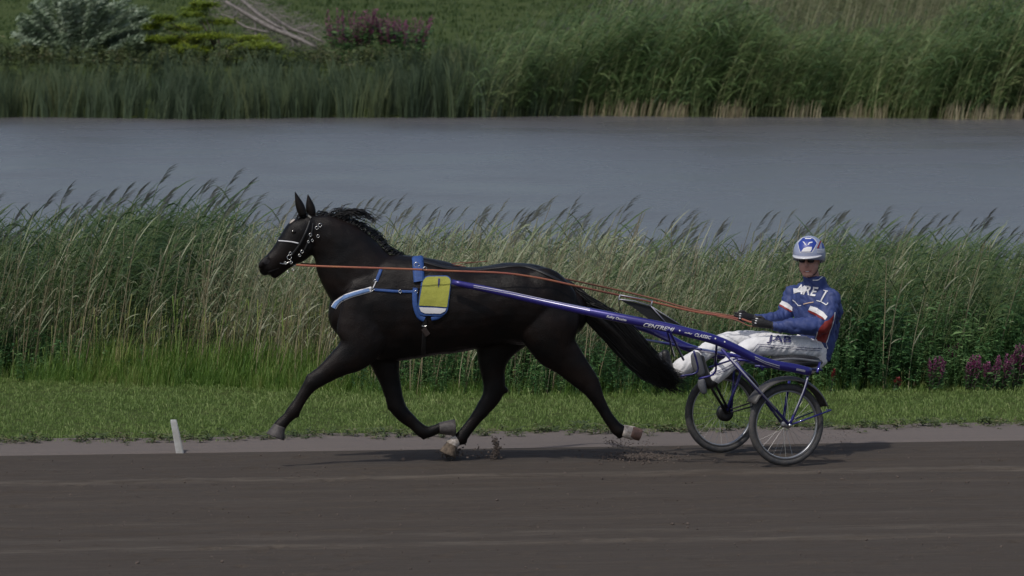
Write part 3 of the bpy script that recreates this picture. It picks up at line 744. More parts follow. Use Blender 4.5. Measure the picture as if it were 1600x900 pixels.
# ---- far shrubs, each a thing of its own
def frompx(px, py, Y):            # world point at depth Y
    return P(px, py, Y)
def shrub(name, label, cat, base, blades, leafmat, stems, stemmat, group=None):
    root = empty(name, base, label, cat, group)
    bm = bmesh.new()
    for pts, r in stems: tube(bm, pts, [r * (1 - .75 * k / (len(pts) - 1)) for k in range(len(pts))], seg=5)
    bobj('trunk', bm, stemmat, root)
    V, T, Mi, O = blades
    npmesh('crown', V, T, leafmat, Mi, O, parent=root, smooth=False)
    return root
def branchy(base, tips, leaflen, leafw, perm, toneoff=.5, lift=.6, windx=.5, spread=.1):
    """leaves along curved branches base->tip; returns blades and stems"""
    pb = PB(); stems = []
    for tip in tips:
        b0 = base + Vector((U(-.15, .15), U(-.2, .2), 0)); mid = (b0 + tip) / 2 + Vector((U(-.1, .1) - .06, U(-.1, .1), .12))
        c = [b0 * (1 - t) ** 2 + mid * 2 * t * (1 - t) + tip * t * t for t in [k / 7 for k in range(8)]]
        stems.append((c, .014))
        tb = toneoff + U(-.25, .25)
        L0 = (tip - b0).length
        for i in range(int(perm * L0)):
            t = U(.18, 1.0); f = t * 7; k = min(6, int(f)); p = c[k].lerp(c[k + 1], f - k)
            ang = U(-1.2, 1.2) if random.random() < .5 + windx * .5 else U(0, 6.28)
            L_ = leaflen * U(.6, 1.3); p = p + Vector((U(-spread, spread), U(-spread, spread), U(-spread, spread) * .7))
            d = Vector((math.cos(ang) * .7 + windx * .4, math.sin(ang) * .7, lift + U(-.4, .4))).normalized()
            q = p + d * L_ * .5; e = p + d * L_ - Vector((0, 0, .15 * L_))
            tl = U(-1.2, 1.2)
            sd_ = Vector((-math.sin(ang), math.cos(ang), 0)) * math.cos(tl) + Vector((0, 0, 1)) * math.sin(tl)
            pb.strip([tuple(p), tuple(q), tuple(e)], [leafw * .4, leafw, 0], tuple(sd_), 0, min(1, max(0, tb + U(-.25, .25))))
    return pb.get(), stems
base = Vector((pxx(120, 91.5), 91.5, .35))
tips = []
for i in range(150):
    px = U(15, 250); top = interp([(20, 25), (45, 0), (90, -25), (170, -20), (215, 5), (235, 25), (250, 55)], px)
    py = U(top, 95)
    tips.append(frompx(px, py, 91.5 + U(-.9, .9)))
bl, st = branchy(base, tips, .17, .034, 190, .55, .55, .7, .08)
shrub('willow_shrub', 'silvery green willow shrub at the top left of the far bank', 'shrub', base, bl, [M['willow']], st, M['bark'])
# flat tiers of a yellow-green shrub
base = Vector((pxx(330, 91), 91.0, .35)); tips = []
pb = PB(); stems = []
tiers = [(280, 60, 60), (400, 70, 60), (350, 88, 70), (440, 92, 50), (270, 84, 50), (250, 28, 30), (300, 18, 36), (335, 30, 42), (290, 45, 46), (255, 62, 40), (330, 55, 55), (390, 62, 40), (300, 75, 50), (360, 74, 55), (420, 78, 46), (455, 84, 34), (290, 92, 40), (350, 92, 55), (410, 94, 50), (318, 5, 26), (235, 40, 20)]
for tx, ty, tw in tiers:
    for j in range(2):
        c = frompx(tx + U(-8, 8), ty + U(-4, 4), 91 + U(-1.0, 1.0)); b0 = base + Vector((U(-.3, .3), U(-.2, .2), 0))
        stems.append(([b0, (b0 + c) / 2 + Vector((0, 0, .15)), c], .02)); tb = U(.35, .75)
        for i in range(420):
            a = U(0, 6.28); r = math.sqrt(random.random()) * tw / 70 * .62
            p = c + Vector((math.cos(a) * r * 1.1, math.sin(a) * r * .9, -r * r * .25 + random.gauss(0, .035)))
            ang = U(0, 6.28); L_ = U(.08, .18)
            e = p + Vector((math.cos(ang) * L_, math.sin(ang) * L_, U(-.03, .04)))
            pb.strip([tuple(p), tuple((p + e) / 2 + Vector((0, 0, .012))), tuple(e)], [.012, .042, 0], (-math.sin(ang), math.cos(ang), U(-.3, .3)), 0, min(1, max(0, tb + U(-.2, .2))))
shrub('layered_shrub', 'yellow green shrub with flat layered boughs on the far bank', 'shrub', base, pb.get(), [M['sumac']], stems, M['bark'])
# dead branches
root = empty('dead_branches', Vector((pxx(480, 91.5), 91.5, .4)), 'grey bleached dead branches lying behind the layered shrub on the far bank', 'driftwood')
for k, (a, b_, r) in enumerate([((352, 2), (500, 78), .06), ((365, -10), (440, 45), .045), ((395, 28), (398, 66), .025), ((440, 42), (470, 74), .035), ((345, 22), (420, 50), .03), ((420, 20), (505, 66), .035), ((455, 60), (462, 84), .02), ((380, 12), (350, 40), .02), ((430, 46), (500, 40), .018)]):
    Yk = 92.2 + U(-.3, .3); p, q = frompx(*a, Yk), frompx(*b_, Yk - .4); md = (p + q) / 2 + Vector((U(-.05, .05), 0, U(-.08, .08)))
    tubeobj('branch', [p, p.lerp(md, .5) + Vector((U(-.03, .03), 0, U(-.05, .05))), md, md.lerp(q, .5) + Vector((0, 0, U(-.05, .05))), q], [r * .5, r * .9, r, r * .9, r * .6], M['deadwood'], root, seg=7, sub=3)
pb = PB()
for i in range(1500):
    t = random.random(); c0 = frompx(350 + 150 * t, 0 + 75 * t, 92.4)
    p = c0 + Vector((U(-.5, .5), U(-.4, .4), U(-.35, .35))); a = U(0, 6.28); L_ = U(.1, .35)
    e = p + Vector((math.cos(a) * L_, math.sin(a) * L_ * .6, U(-.15, .2)))
    pb.strip([tuple(p), tuple(e)], [.010, .004], (0, .3, 1), 0, U(0, 1))
V, T, Mi, O = pb.get()
npmesh('twigs', V, T, [M['deadwood']], Mi, O, parent=root, kind='stuff')
def flowerbush(name, label, cat, px, py, w, h, Y, fm, n=26, leaf=.06, group=None):
    """purple loosestrife: stems with a leafy lower part and a flower spike each"""
    k = 9300 / (Y + 50)
    z0 = gz(pxx(px, Y), Y); top = frompx(px, py - h / 2, Y).z; base = Vector((pxx(px, Y), Y, z0))
    root = empty(name, base, label, cat, group)
    lf = PB(); stems = []; fl = PB()
    for i in range(n):
        x = base.x + U(-w / 2, w / 2) / k; hh = (top - z0) * U(.72, 1.0); y = Y + U(-.3, .3) * w / k
        b0 = Vector((base.x + (x - base.x) * .5, Y + (y - Y) * .5, z0)); tp = Vector((x + .05, y, z0 + hh))
        stems.append(([b0, (b0 + tp) / 2, tp], .006)); tb = U(.3, .7)
        for j in range(16):
            t = U(.1, .75); p = b0.lerp(tp, t); a = U(0, 6.28); L_ = leaf * U(.7, 1.4)
            e = p + Vector((math.cos(a) * L_, math.sin(a) * L_, U(-.01, .04)))
            lf.strip([tuple(p), tuple((p + e) / 2), tuple(e)], [.004, L_ * .3, 0], (-math.sin(a) * .8, math.cos(a) * .8, .6), 0, min(1, max(0, tb + U(-.3, .3))))
        f0 = 1 - (h / k) / hh * U(.6, 1.0); f0 = max(.45, f0)
        for j in range(34):
            t = f0 + (1 - f0) * random.random(); p = b0.lerp(tp, t); a = U(0, 6.28); L_ = U(.012, .03) * (1.2 - .6 * (t - f0) / (1 - f0)) * max(1, leaf / .06)
            e = p + Vector((math.cos(a) * L_, math.sin(a) * L_, U(0, .02)))
            fl.strip([tuple(p), tuple(e)], [.012 * max(1, leaf / .06), .010 * max(1, leaf / .06)], (-math.sin(a), math.cos(a), .3), 0, U(0, 1))
    bm = bmesh.new()
    for pts, r in stems: tube(bm, pts, [r, r * .8, r * .4], seg=4)
    bobj('stems', bm, M['bark'], root)
    V, T, Mi, O = lf.get(); npmesh('leaves', V, T, [M['herb']], Mi, O, parent=root)
    V, T, Mi, O = fl.get(); npmesh('flowers', V, T, [fm], Mi, O, parent=root)
    return root
flowerbush('purple_flower_bush', 'purple flowering bush on the far bank beside the dead branches', 'bush', 546, 50, 84, 76, 91.5, M['purple'], 60, .15)
flowerbush('purple_flower_bush', 'wider dull purple flowering bush against the lawn of the far bank', 'bush', 628, 58, 98, 74, 91.5, M['purple'], 66, .15)
for px, py, w, h, Y, lab in ((1462, 572, 34, 34, 7.0, 'purple loosestrife clump leftmost of those at the grass edge on the right'),
                             (1483, 548, 22, 26, 7.6, 'tall purple loosestrife rising behind its neighbours at right'),
                             (1518, 570, 32, 32, 7.0, 'purple loosestrife clump in the middle of the row at right'),
                             (1566, 570, 30, 36, 7.1, 'dense magenta loosestrife clump near the right picture edge'),
                             (1590, 552, 24, 34, 7.3, 'tallest magenta loosestrife at the right picture edge'),
                             (1545, 575, 26, 26, 6.95, 'short loosestrife clump between the two right hand clumps')):
    flowerbush('purple_loosestrife', lab, 'flower', px, py, w, h, Y - .62, M['purple'], 16, .05, 'purple loosestrife on the near bank')
flowerbush('red_flower', 'small red flower spike in the weeds just right of the sulky wheel', 'flower', 1300, 585, 10, 18, 6.15, M['redflower'], 3, .04, 'small red flowers in the weeds')
flowerbush('red_flower', 'small red flower spike in the weeds further right of the sulky', 'flower', 1398, 593, 9, 10, 6.25, M['redflower'], 3, .04, 'small red flowers in the weeds')

# ---------------------------------------------------------------- marker post
b0 = G(282, 712); t0 = P(271, 656, b0.y - .02)
bm = bmesh.new()
ax = (t0 - b0).normalized(); sx = Vector((1, 0, 0)); sy = ax.cross(sx).normalized()
pts = [b0 - ax * .03, b0 + ax * .02, t0 - ax * .02, t0]
rings = []
for p, s in zip(pts, (.033, .033, .028, .024)):
    rings.append([bm.verts.new(p + sx * s * a + sy * s * .55 * b_) for a, b_ in ((-1, -.6), (-.7, -1), (.7, -1), (1, -.6), (1, .6), (.7, 1), (-.7, 1), (-1, .6))])
for a, c in zip(rings[:-1], rings[1:]):
    for k in range(8): bm.faces.new((a[k], a[(k + 1) % 8], c[(k + 1) % 8], c[k]))
bm.faces.new(rings[0][::-1]); bm.faces.new(rings[-1])
tag(bobj('marker_post', bm, M['post'], smooth=False), 'white plastic track marker leaning left on the sand edge', 'marker post')

# ---------------------------------------------------------------- the horse
HY = R(9)
HF = Vector((-math.cos(HY), -math.sin(HY), 0)); HN = Vector((math.sin(HY), -math.cos(HY), 0)); Z = Vector((0, 0, 1))
HQ = Vector((0, -0.3, 0))                       # the horse's middle plane goes through here
S = 186.0
def H(px, py, w=0.0): return onplane(px, py, HQ + HN * w, HN)
def hs(lst, w):                                  # list of px,py,r(px),rw(m)[,dw]
    pts = [H(a[0], a[1], w + (a[4] if len(a) > 4 else 0)) for a in lst]
    return pts, [a[2] / S for a in lst], [a[3] for a in lst]
horse = empty('horse', H(700, 722, 0), 'black horse trotting to the left in blue harness', 'horse')
bm = bmesh.new()
def hl(lst, w=0.0, seg=24, sub=4, rc=True):
    p, a, b_ = hs(lst, w); tube(bm, p, a, b_, HN, seg, sub, round_caps=rc)
trunk = [(546, 446, 530, .13), (556, 430, 547, .185), (575, 408, 560, .225), (605, 399, 565, .25), (640, 399, 562, .265), (675, 405, 556, .29), (710, 413, 552, .305), (742, 417, 545, .30), (772, 414, 539, .29), (800, 410, 538, .29), (828, 413, 540, .275), (852, 424, 541, .24), (874, 437, 538, .19), (889, 452, 528, .13)]
p = []; ra = []; rb = []
for x, t, b_, w in trunk:
    p.append(H(x, (t + b_) / 2)); ra.append((b_ - t) / 2 / S); rb.append(w)
tube(bm, p, ra, rb, HN, 32, 3, round_caps=True)
hl([(592, 462, 62, .19), (565, 436, 58, .165), (542, 405, 53, .13), (524, 382, 43, .105), (504, 366, 33, .09), (490, 360, 25, .08)])       # neck
hl([(484, 352, 18, .075), (473, 364, 27, .095), (457, 384, 26, .09), (440, 401, 20.5, .068), (426, 413, 17, .06), (416, 420, 14, .058), (413, 423, 9, .045)])   # head
hl([(478, 384, 17, .085), (466, 397, 14, .075), (452, 408, 10, .05), (436, 422, 8, .04), (428, 429, 7, .036)])                             # jaw and chin
for w in (.045, -.045):
    hl([(464, 352, 5, .028), (456, 363, 6, .03), (448, 375, 5, .022)], w)                                                          # brow ridge
    hl([(418, 404, 4, .016), (411, 410, 5, .022), (407, 417, 4, .018)], w * .95)                                                  # nostril rim
# near (left) fore, stretched forward
hl([(585, 470, 48, .06), (568, 520, 44, .085), (556, 548, 32, .085), (532, 567, 22, .07), (508, 584, 15.5, .052), (490, 596, 13.5, .047), (478, 611, 10.5, .037), (467, 629, 9, .031), (458, 643, 10.5, .038), (449, 653, 9, .034), (440, 662, 10, .038), (436, 668, 11, .042)], .15)
# far (right) fore, folded back
hl([(590, 500, 44, .06), (598, 545, 32, .08), (604, 575, 21, .07), (611, 603, 15.5, .055), (619, 632, 14, .05), (630, 648, 12, .043), (646, 662, 9.5, .034), (659, 673, 10.5, .038), (670, 675, 9.5, .036), (681, 671, 8, .034), (690, 668, 9, .038)], -.14)
# far (right) hind, under the body
hl([(800, 480, 62, .10), (782, 520, 48, .12), (772, 552, 29, .095), (770, 578, 20.5, .07), (772, 600, 18, .055), (769, 618, 16, .05), (757, 636, 12.5, .04), (742, 656, 9.5, .034), (728, 674, 9, .034), (720, 684, 10, .038), (712, 690, 8.5, .034), (706, 695, 9, .038)], -.15)
# near (left) hind, pushing off behind
hl([(850, 470, 52, .09), (858, 510, 50, .13), (868, 542, 37, .11), (886, 562, 28, .08), (905, 583, 22, .062), (922, 602, 17, .052), (933, 622, 11.5, .04), (945, 644, 9.5, .034), (957, 662, 9.5, .034), (966, 672, 10.5, .038), (976, 674, 9, .036), (984, 675, 9.5, .038)], .15)
for px, py, r, rw, w in ((789, 610, 5.5, .022, -.15), (783, 604, 7, .028, -.15), (931, 594, 6, .024, .15), (925, 598, 7, .03, .15),
                         (464, 648, 5, .02, .15), (725, 690, 5, .02, -.15), (968, 682, 4.5, .02, .15), (662, 683, 4.5, .018, -.14),
                         (484, 590, 7, .03, .15), (493, 601, 6, .028, .15), (611, 636, 7, .03, -.14), (624, 628, 7, .03, -.14), (604, 560, 12, .05, -.17)):
    ellipsoid(bm, H(px, py, w), HF * (r / S), HN * rw, Z * (r / S))
# muscles
for px, py, rx, ry, w, rw in ((586, 486, 36, 48, .15, .08), (632, 500, 34, 40, .17, .08), (848, 470, 48, 52, .14, .115), (868, 508, 32, 42, .12, .10), (560, 502, 32, 40, .07, .09)):
    for sgn in (1, -1):
        ellipsoid(bm, H(px, py, w * sgn), HF * (rx / S), HN * rw, Z * (ry / S))
hl([(640, 411, 12, .05), (668, 414, 11, .05), (700, 421, 10, .05)])                                                                 # withers
hl([(873, 444, 12, .05), (890, 452, 12, .045), (905, 464, 10, .04)])                                                               # tail head
body_me = remesh('body', bm, 0.0115, None, smooth_it=6)
def relief(me, fn):
    nv = len(me.vertices); co = np.empty(nv * 3, np.float32); no = np.empty(nv * 3, np.float32)
    me.vertices.foreach_get('co', co); me.vertices.foreach_get('normal', no)
    co = co.reshape(-1, 3); no = no.reshape(-1, 3); d = np.array([fn(Vector(c)) for c in co.tolist()], np.float32)
    me.vertices.foreach_set('co', (co + no * d[:, None]).ravel()); me.update()
relief(body_me, lambda c: noise.noise(c * 6) * .005 + noise.noise(c * 15) * .0022)   # ribs and muscle relief
hb = bvh_of(body_me)
body = link_mesh('body', body_me, M['coat'], horse)
# ears
for tip, bl_, br_, w, lean in (((461, 300), (465, 331), (479, 332), .035, 0), ((481, 304), (479, 331), (494, 334), -.02, 0)):
    e = bmesh.new(); bc = ((bl_[0] + br_[0]) / 2, (bl_[1] + br_[1]) / 2)
    wd = abs(br_[0] - bl_[0]) / 2
    def mixp(t, k=0.0): return (bc[0] + (tip[0] - bc[0]) * t + k, bc[1] + (tip[1] - bc[1]) * t)
    L_ = [(*mixp(-.2), wd * .8, .022), (*mixp(.15), wd * 1.0, .027), (*mixp(.45), wd * .85, .022), (*mixp(.75), wd * .45, .013), (*mixp(1.0), .7, .003)]
    pp, a_, b_ = hs(L_, w); tube(e, pp, a_, b_, HN, 12, 3)
    bobj('ear', e, M['coat'], horse)
for w in (.083, -.083):
    e = bmesh.new(); ellipsoid(e, H(459, 362, w), HF * .021, HN * .014, Z * .017, 14, 10); bobj('eye', e, M['eye'], horse)
decal('nostril', [[(411, 409), (415, 405), (420, 405), (422, 408), (419, 412), (414, 413)]], hb, M['nostril'], horse, .002, 2)
decal('mouth', [[(418, 424), (427, 421), (436, 418), (436, 419.4), (427, 423), (419, 426)]], hb, M['nostril'], horse, .002, 2)
decal('blaze', [[(453, 348), (458, 343), (461, 341), (461, 344), (456, 348), (453, 350)]], hb, M['sock'], horse, .004, 2)
# hooves
def hoof(px0, py0, px1, py1, r0, r1, w, m, tiltf=0.0):
    e = bmesh.new(); a, b_ = H(px0, py0, w), H(px1, py1, w)
    tube(e, [a, a.lerp(b_, .25), a.lerp(b_, .9), b_], [r0 / S * .9, r0 / S, r1 / S, r1 / S * .93], [r0 / S * .95, r0 / S, r1 / S * .95, r1 / S * .9], HN, 18, 2)
    return bobj('hoof', e, m, horse)
hoof(437, 665, 430, 683, 10.5, 15, .15, M['hoof'])
hoof(686, 669, 711, 668, 10, 13, -.14, M['hoof'])
hoof(706, 694, 699, 710, 10, 14, -.15, M['muddy'])
hoof(986, 675, 1001, 680, 10, 9.5, .15, M['hoof_brown'])
e = bmesh.new(); pp, a_, b_ = hs([(973, 673, 9.6, .040), (981, 675, 10.2, .042), (990, 677, 11, .043)], .15); tube(e, pp, a_, b_, HN, 18, 2); bobj('white_pastern', e, M['sock'], horse)
e = bmesh.new(); pp, a_, b_ = hs([(715, 687, 9.3, .038), (709, 691, 9.8, .039), (704, 696, 10.5, .041)], -.15); tube(e, pp, a_, b_, HN, 18, 2); bobj('white_pastern', e, M['sock'], horse)

# mane and tail: locks of hair
def locks(specs, name, m, parent):
    bm = bmesh.new()
    for pts, r in specs:
        n = len(pts); tube(bm, pts, [r * (.7 if k == 0 else 1) * (1 - .85 * (k / (n - 1)) ** 1.5) for k in range(n)], seg=4, sub=3)
    return bobj(name, bm, m, parent)
sp = []
crest = [(492, 331), (505, 334), (522, 340), (540, 343), (556, 349), (570, 358), (582, 367), (594, 381), (606, 391), (620, 397)]
for i in range(330):
    t = U(0, len(crest) - 1.001); k = int(t); f = t - k
    cx = crest[k][0] * (1 - f) + crest[k + 1][0] * f; cy = crest[k][1] * (1 - f) + crest[k + 1][1] * f
    w = U(-.03, .03)
    if U(0, 1) < .8:      # mane lying down on the far side, tips blown back
        sp.append(([H(cx, cy + 4, w), H(cx + U(4, 10), cy - U(-3, 3), w - .03), H(cx + U(10, 22), cy + U(2, 12), w - .09), H(cx + U(18, 36), cy + U(10, 30), w - .13)], .0048))
for i in range(26):        # tuft flying up over the neck
    x0 = U(512, 545)
    sp.append(([H(x0, 343, U(-.02, .02)), H(x0 + 6, 334 + U(-6, 3), 0), H(x0 + U(15, 26), 331 + U(-6, 6), U(-.04, .04)), H(x0 + U(30, 46), 334 + U(-4, 10), U(-.06, .06)), H(x0 + U(38, 58), 340 + U(-2, 12), U(-.08, .08))], .0055))
for x0, y0, dx, dy in ((520, 333, 30, -14), (526, 330, 26, -12), (500, 330, 14, -6), (545, 334, 42, 8)):
    sp.append(([H(x0, y0 + 8), H(x0 + dx * .5, y0 + dy * .8), H(x0 + dx, y0 + dy)], .004))
for i in range(40):        # long strands streaming back
    x0 = U(505, 535); l = U(40, 75)
    sp.append(([H(x0, 342, U(-.02, .02)), H(x0 + l * .3, 333 + U(-7, 4), U(-.03, .03)), H(x0 + l * .65, 333 + U(-8, 6), U(-.04, .04)), H(x0 + l, 339 + U(-6, 12), U(-.06, .06))], U(.0025, .004)))
locks(sp, 'mane', M['mane'], horse)
sp = []
for i in range(26):        # forelock
    x0 = U(466, 484); sp.append(([H(x0, 333, U(-.03, .03)), H(x0 - 4, 338 + U(-2, 3), U(-.05, .05)), H(x0 - U(2, 12), 346 + U(-3, 6), U(-.06, .06))], .005))
locks(sp, 'forelock', M['mane'], horse)
tc0 = [(880, 443, 7), (900, 460, 11), (922, 484, 18), (945, 503, 22), (970, 524, 25), (995, 551, 25), (1015, 571, 22), (1036, 586, 17)]
e = bmesh.new(); pp, a_, b_ = hs([(x, y, r * (.5 - .045 * i_), r * (.45 - .04 * i_) / S) for i_, (x, y, r) in enumerate(tc0[:-1])], 0.0); tube(e, pp, a_, b_, HN, 14, 3, round_caps=True)
sp = []
for i in range(620):
    k0 = random.choice([0, 0, 1, 1, 2, 3]); th = U(0, 6.28); q = math.sqrt(random.random()); pts = []
    k1 = len(tc0) - random.choice([0, 0, 0, 1, 1, 2])
    for k in range(k0, k1):
        x, y, r = tc0[k]; qq = q * min(1, (k - k0 + 1) / 1.6) * (1 + (.22 * (k / 7) if i % 3 == 0 else 0))
        pts.append(H(x + math.cos(th) * r * qq * .75 + U(-2, 2), y + math.sin(th) * r * qq + U(-2, 2), math.cos(th + 1.3) * r / S * .8 * q))
    if len(pts) > 2:
        l = pts[-1]; d = (pts[-1] - pts[-2]); pts.append(l + d * U(.3, 1.1) + Vector((U(-.03, .08), 0, U(-.05, .04)))); sp.append((pts, U(.003, .007)))
for pts, r in sp:
    n = len(pts); tube(e, pts, [r * (1 - .8 * (k / (n - 1)) ** 2) for k in range(n)], seg=4, sub=2)
bobj('tail', e, M['mane'], horse)

# ---------------------------------------------------------------- harness worn by the horse
def strap(name, pix, width, m, parent, bvh=None, off=.006, th=.004, edge=None):
    """band laid on the horse along a path of photo points; width in px"""
    bvh = bvh or hb
    L_ = catmull([(x, y) for x, y in pix], 5)
    bm = bmesh.new(); rows = []
    for i, c in enumerate(L_):
        a = L_[max(0, i - 1)]; b_ = L_[min(len(L_) - 1, i + 1)]; d = np.array(b_) - np.array(a); d = d / (np.linalg.norm(d) + 1e-9); n = np.array((-d[1], d[0]))
        row = []
        for s in (-1, -.5, 0, .5, 1):
            q = np.array(c) + n * s * width / 2; r = ray(*q).normalized(); h, nn, _, _ = bvh.ray_cast(CAM, r)
            if h is None:
                row = None; break
            if nn.dot(r) > 0: nn = -nn
            row.append((h, nn))
        if row: rows.append(row)
    if len(rows) < 2: bm.free(); return None
    top = [[bm.verts.new(h + n * (off + (th if abs(j - 2) < 2 else th * .4))) for j, (h, n) in enumerate(r)] for r in rows]
    bot = [[bm.verts.new(h + n * (-.002)) for h, n in r] for r in rows]
    for a, b_ in zip(range(len(rows) - 1), range(1, len(rows))):
        for k in range(4):
            bm.faces.new((top[a][k], top[a][k + 1], top[b_][k + 1], top[b_][k]))
        bm.faces.new((bot[a][0], top[a][0], top[b_][0], bot[b_][0])); bm.faces.new((top[a][4], bot[a][4], bot[b_][4], top[b_][4]))
    return bobj(name, bm, m, parent)
def ring(name, px, py, r, m, parent, bvh=None, w=None, rr=.0035, off=.012):
    bvh = bvh or hb; d = ray(px, py).normalized(); h = None
    if w is None: h, n, _, _ = bvh.ray_cast(CAM, d)
    c = (h - d * off) if h else H(px, py, w or .1)
    pts = [c + Vector((1, 0, 0)) * (r / S * math.cos(a)) + Z * (r / S * math.sin(a)) for a in [k / 14 * 2 * math.pi for k in range(15)]]
    return tubeobj(name, pts, rr, m, parent, seg=5)
harness = empty('harness', H(650, 440, .3), 'blue racing harness with breast collar and saddle pad on the black horse', 'harness')
strap('breast_collar_edging', [(521.5, 481), (527, 473), (537, 466), (552, 460), (568, 455.5), (581, 452)], 8.5, M['whiteweb'], harness, off=.004)
strap('breast_collar', [(522, 481), (527.5, 473), (537, 466), (552, 460), (568, 455.5), (577, 453)], 5.6, M['lightblue'], harness, off=.009)
strap('side_strap', [(583, 452.5), (600, 454), (622, 455.5), (646, 456)], 4.2, M['blue'], harness)
strap('neck_strap', [(595.5, 421), (592, 430), (588, 440)], 5, M['blue'], harness)
strap('buckle_strap', [(587.5, 440), (585, 446), (582, 452)], 1.6, M['whiteweb'], harness)
strap('saddle_pad', [(652, 404), (653, 415), (654, 430), (655, 441)], 17, M['blue'], harness, off=.016, th=.01)
strap('girth', [(649, 450), (648, 466), (650, 482), (655, 494), (663, 499)], 8, M['blue'], harness, off=.010)
strap('girth', [(674, 498), (683, 496), (691, 491)], 6, M['blue'], harness, off=.010)
strap('belly_strap', [(664, 499), (663, 520), (662, 540), (661, 553)], 7, M['black'], harness, off=.004)
strap('back_strap', [(660, 409), (700, 419), (740, 421.5), (780, 418), (820, 416), (860, 432), (880, 443)], 4, M['black'], harness)
strap('girth_buckle', [(659, 509), (663, 510), (667, 509)], 2, M['chrome'], harness)
strap('girth_sheepskin', [(661, 512), (664, 517), (668, 523)], 9, mat('brown_fleece', (.05, .035, .03), .9, bump=.6, bscale=200), harness, off=.006, th=.012)
for px, py, r in ((582, 452, 2.4), (586.5, 439, 2.2), (625, 455.5, 2.2), (650, 456.5, 2.4)): ring('buckle', px, py, r, M['chrome'], harness)
ring('terret', 651, 414, 4, M['chrome'], harness, off=.04); ring('terret', 664, 420, 3, M['chrome'], harness, off=.04)
for x0, y0, x1, y1 in ((706, 412, 740, 410), (712, 415, 762, 408), (700, 414, 728, 417)):
    tubeobj('loose_strap_end', [H(x0, y0, .05), H((x0 + x1) / 2, (y0 + y1) / 2 - 1, .06), H(x1, y1, .08)], .004, M['rein_dark'], harness, seg=5, sub=3)
# number cloth: rounded yellow pad with white foot
cloth = empty('number_cloth', H(678, 460, .32), 'yellow rounded number cloth with white lower edge on the flank', 'number cloth')
def rrect(x0, y0, x1, y1, r, sl=0.0):
    out = []
    for cx, cy, a0 in ((x1 - r, y0 + r, -90), (x1 - r, y1 - r, 0), (x0 + r, y1 - r, 90), (x0 + r, y0 + r, 180)):
        for k in range(6):
            a = R(a0 + 90 * k / 5); y = cy + r * math.sin(a); out.append((cx + r * math.cos(a) - sl * (y - y0), y))
    return out
decal('pad', [rrect(659, 432, 706, 493, 11, .13)], hb, M['blue'], cloth, .018, 4)
decal('yellow_panel', [[q for q in rrect(661, 434, 704.5, 490, 10, .13)[:6]] + [(698, 480), (654.5, 477)] + [q for q in rrect(661, 434, 704.5, 490, 10, .13)[18:]]], hb, M['yellow'], cloth, .024, 4)
decal('white_foot', [[(654.5, 479.5), (697, 482), (695, 486), (688, 489.5), (664, 489), (657.5, 486)]], hb, M['whiteweb'], cloth, .024, 4)
decal('dark_print', [[(684, 437.5), (687, 437.5), (686.3, 444), (684, 451), (683.5, 444)]], hb, M['navy'], cloth, .028, 4)
# bridle
bridle = empty('bridle', H(465, 370, .1), 'black bridle with silver rings and studs on the horse head', 'bridle')
strap('cheek_strap', [(484, 346), (478, 362), (468, 382), (456, 398)], 3, M['black'], bridle)
strap('noseband', [(436, 376.5), (446, 377), (456, 378), (466, 380)], 1.8, M['whiteweb'], bridle)
strap('browband', [(470, 331.5), (478, 335), (486, 341)], 2.2, mat('grey_strap', (.15, .15, .14), .6), bridle)
strap('throat_strap', [(489, 349), (487, 362), (482, 376), (476, 390)], 2.4, M['black'], bridle)
for px, py, r in ((500, 352, 2.8), (495, 356, 2.4), (497, 369, 2.2), (485, 367, 2.2), (488, 376, 1.8), (482, 378, 1.6), (472, 393, 2.2), (468, 399, 1.8), (452, 402, 3.4), (454, 396, 2.2), (446, 411, 2), (455, 410, 2.2), (461, 414, 1.8), (450, 425, 1.6), (458, 421, 1.8)):
    ring('ring', px, py, r, M['chrome'], bridle, rr=.0028)
strap('bit', [(437, 411), (444, 412), (452, 409), (457, 409)], 1.6, M['chrome'], bridle)

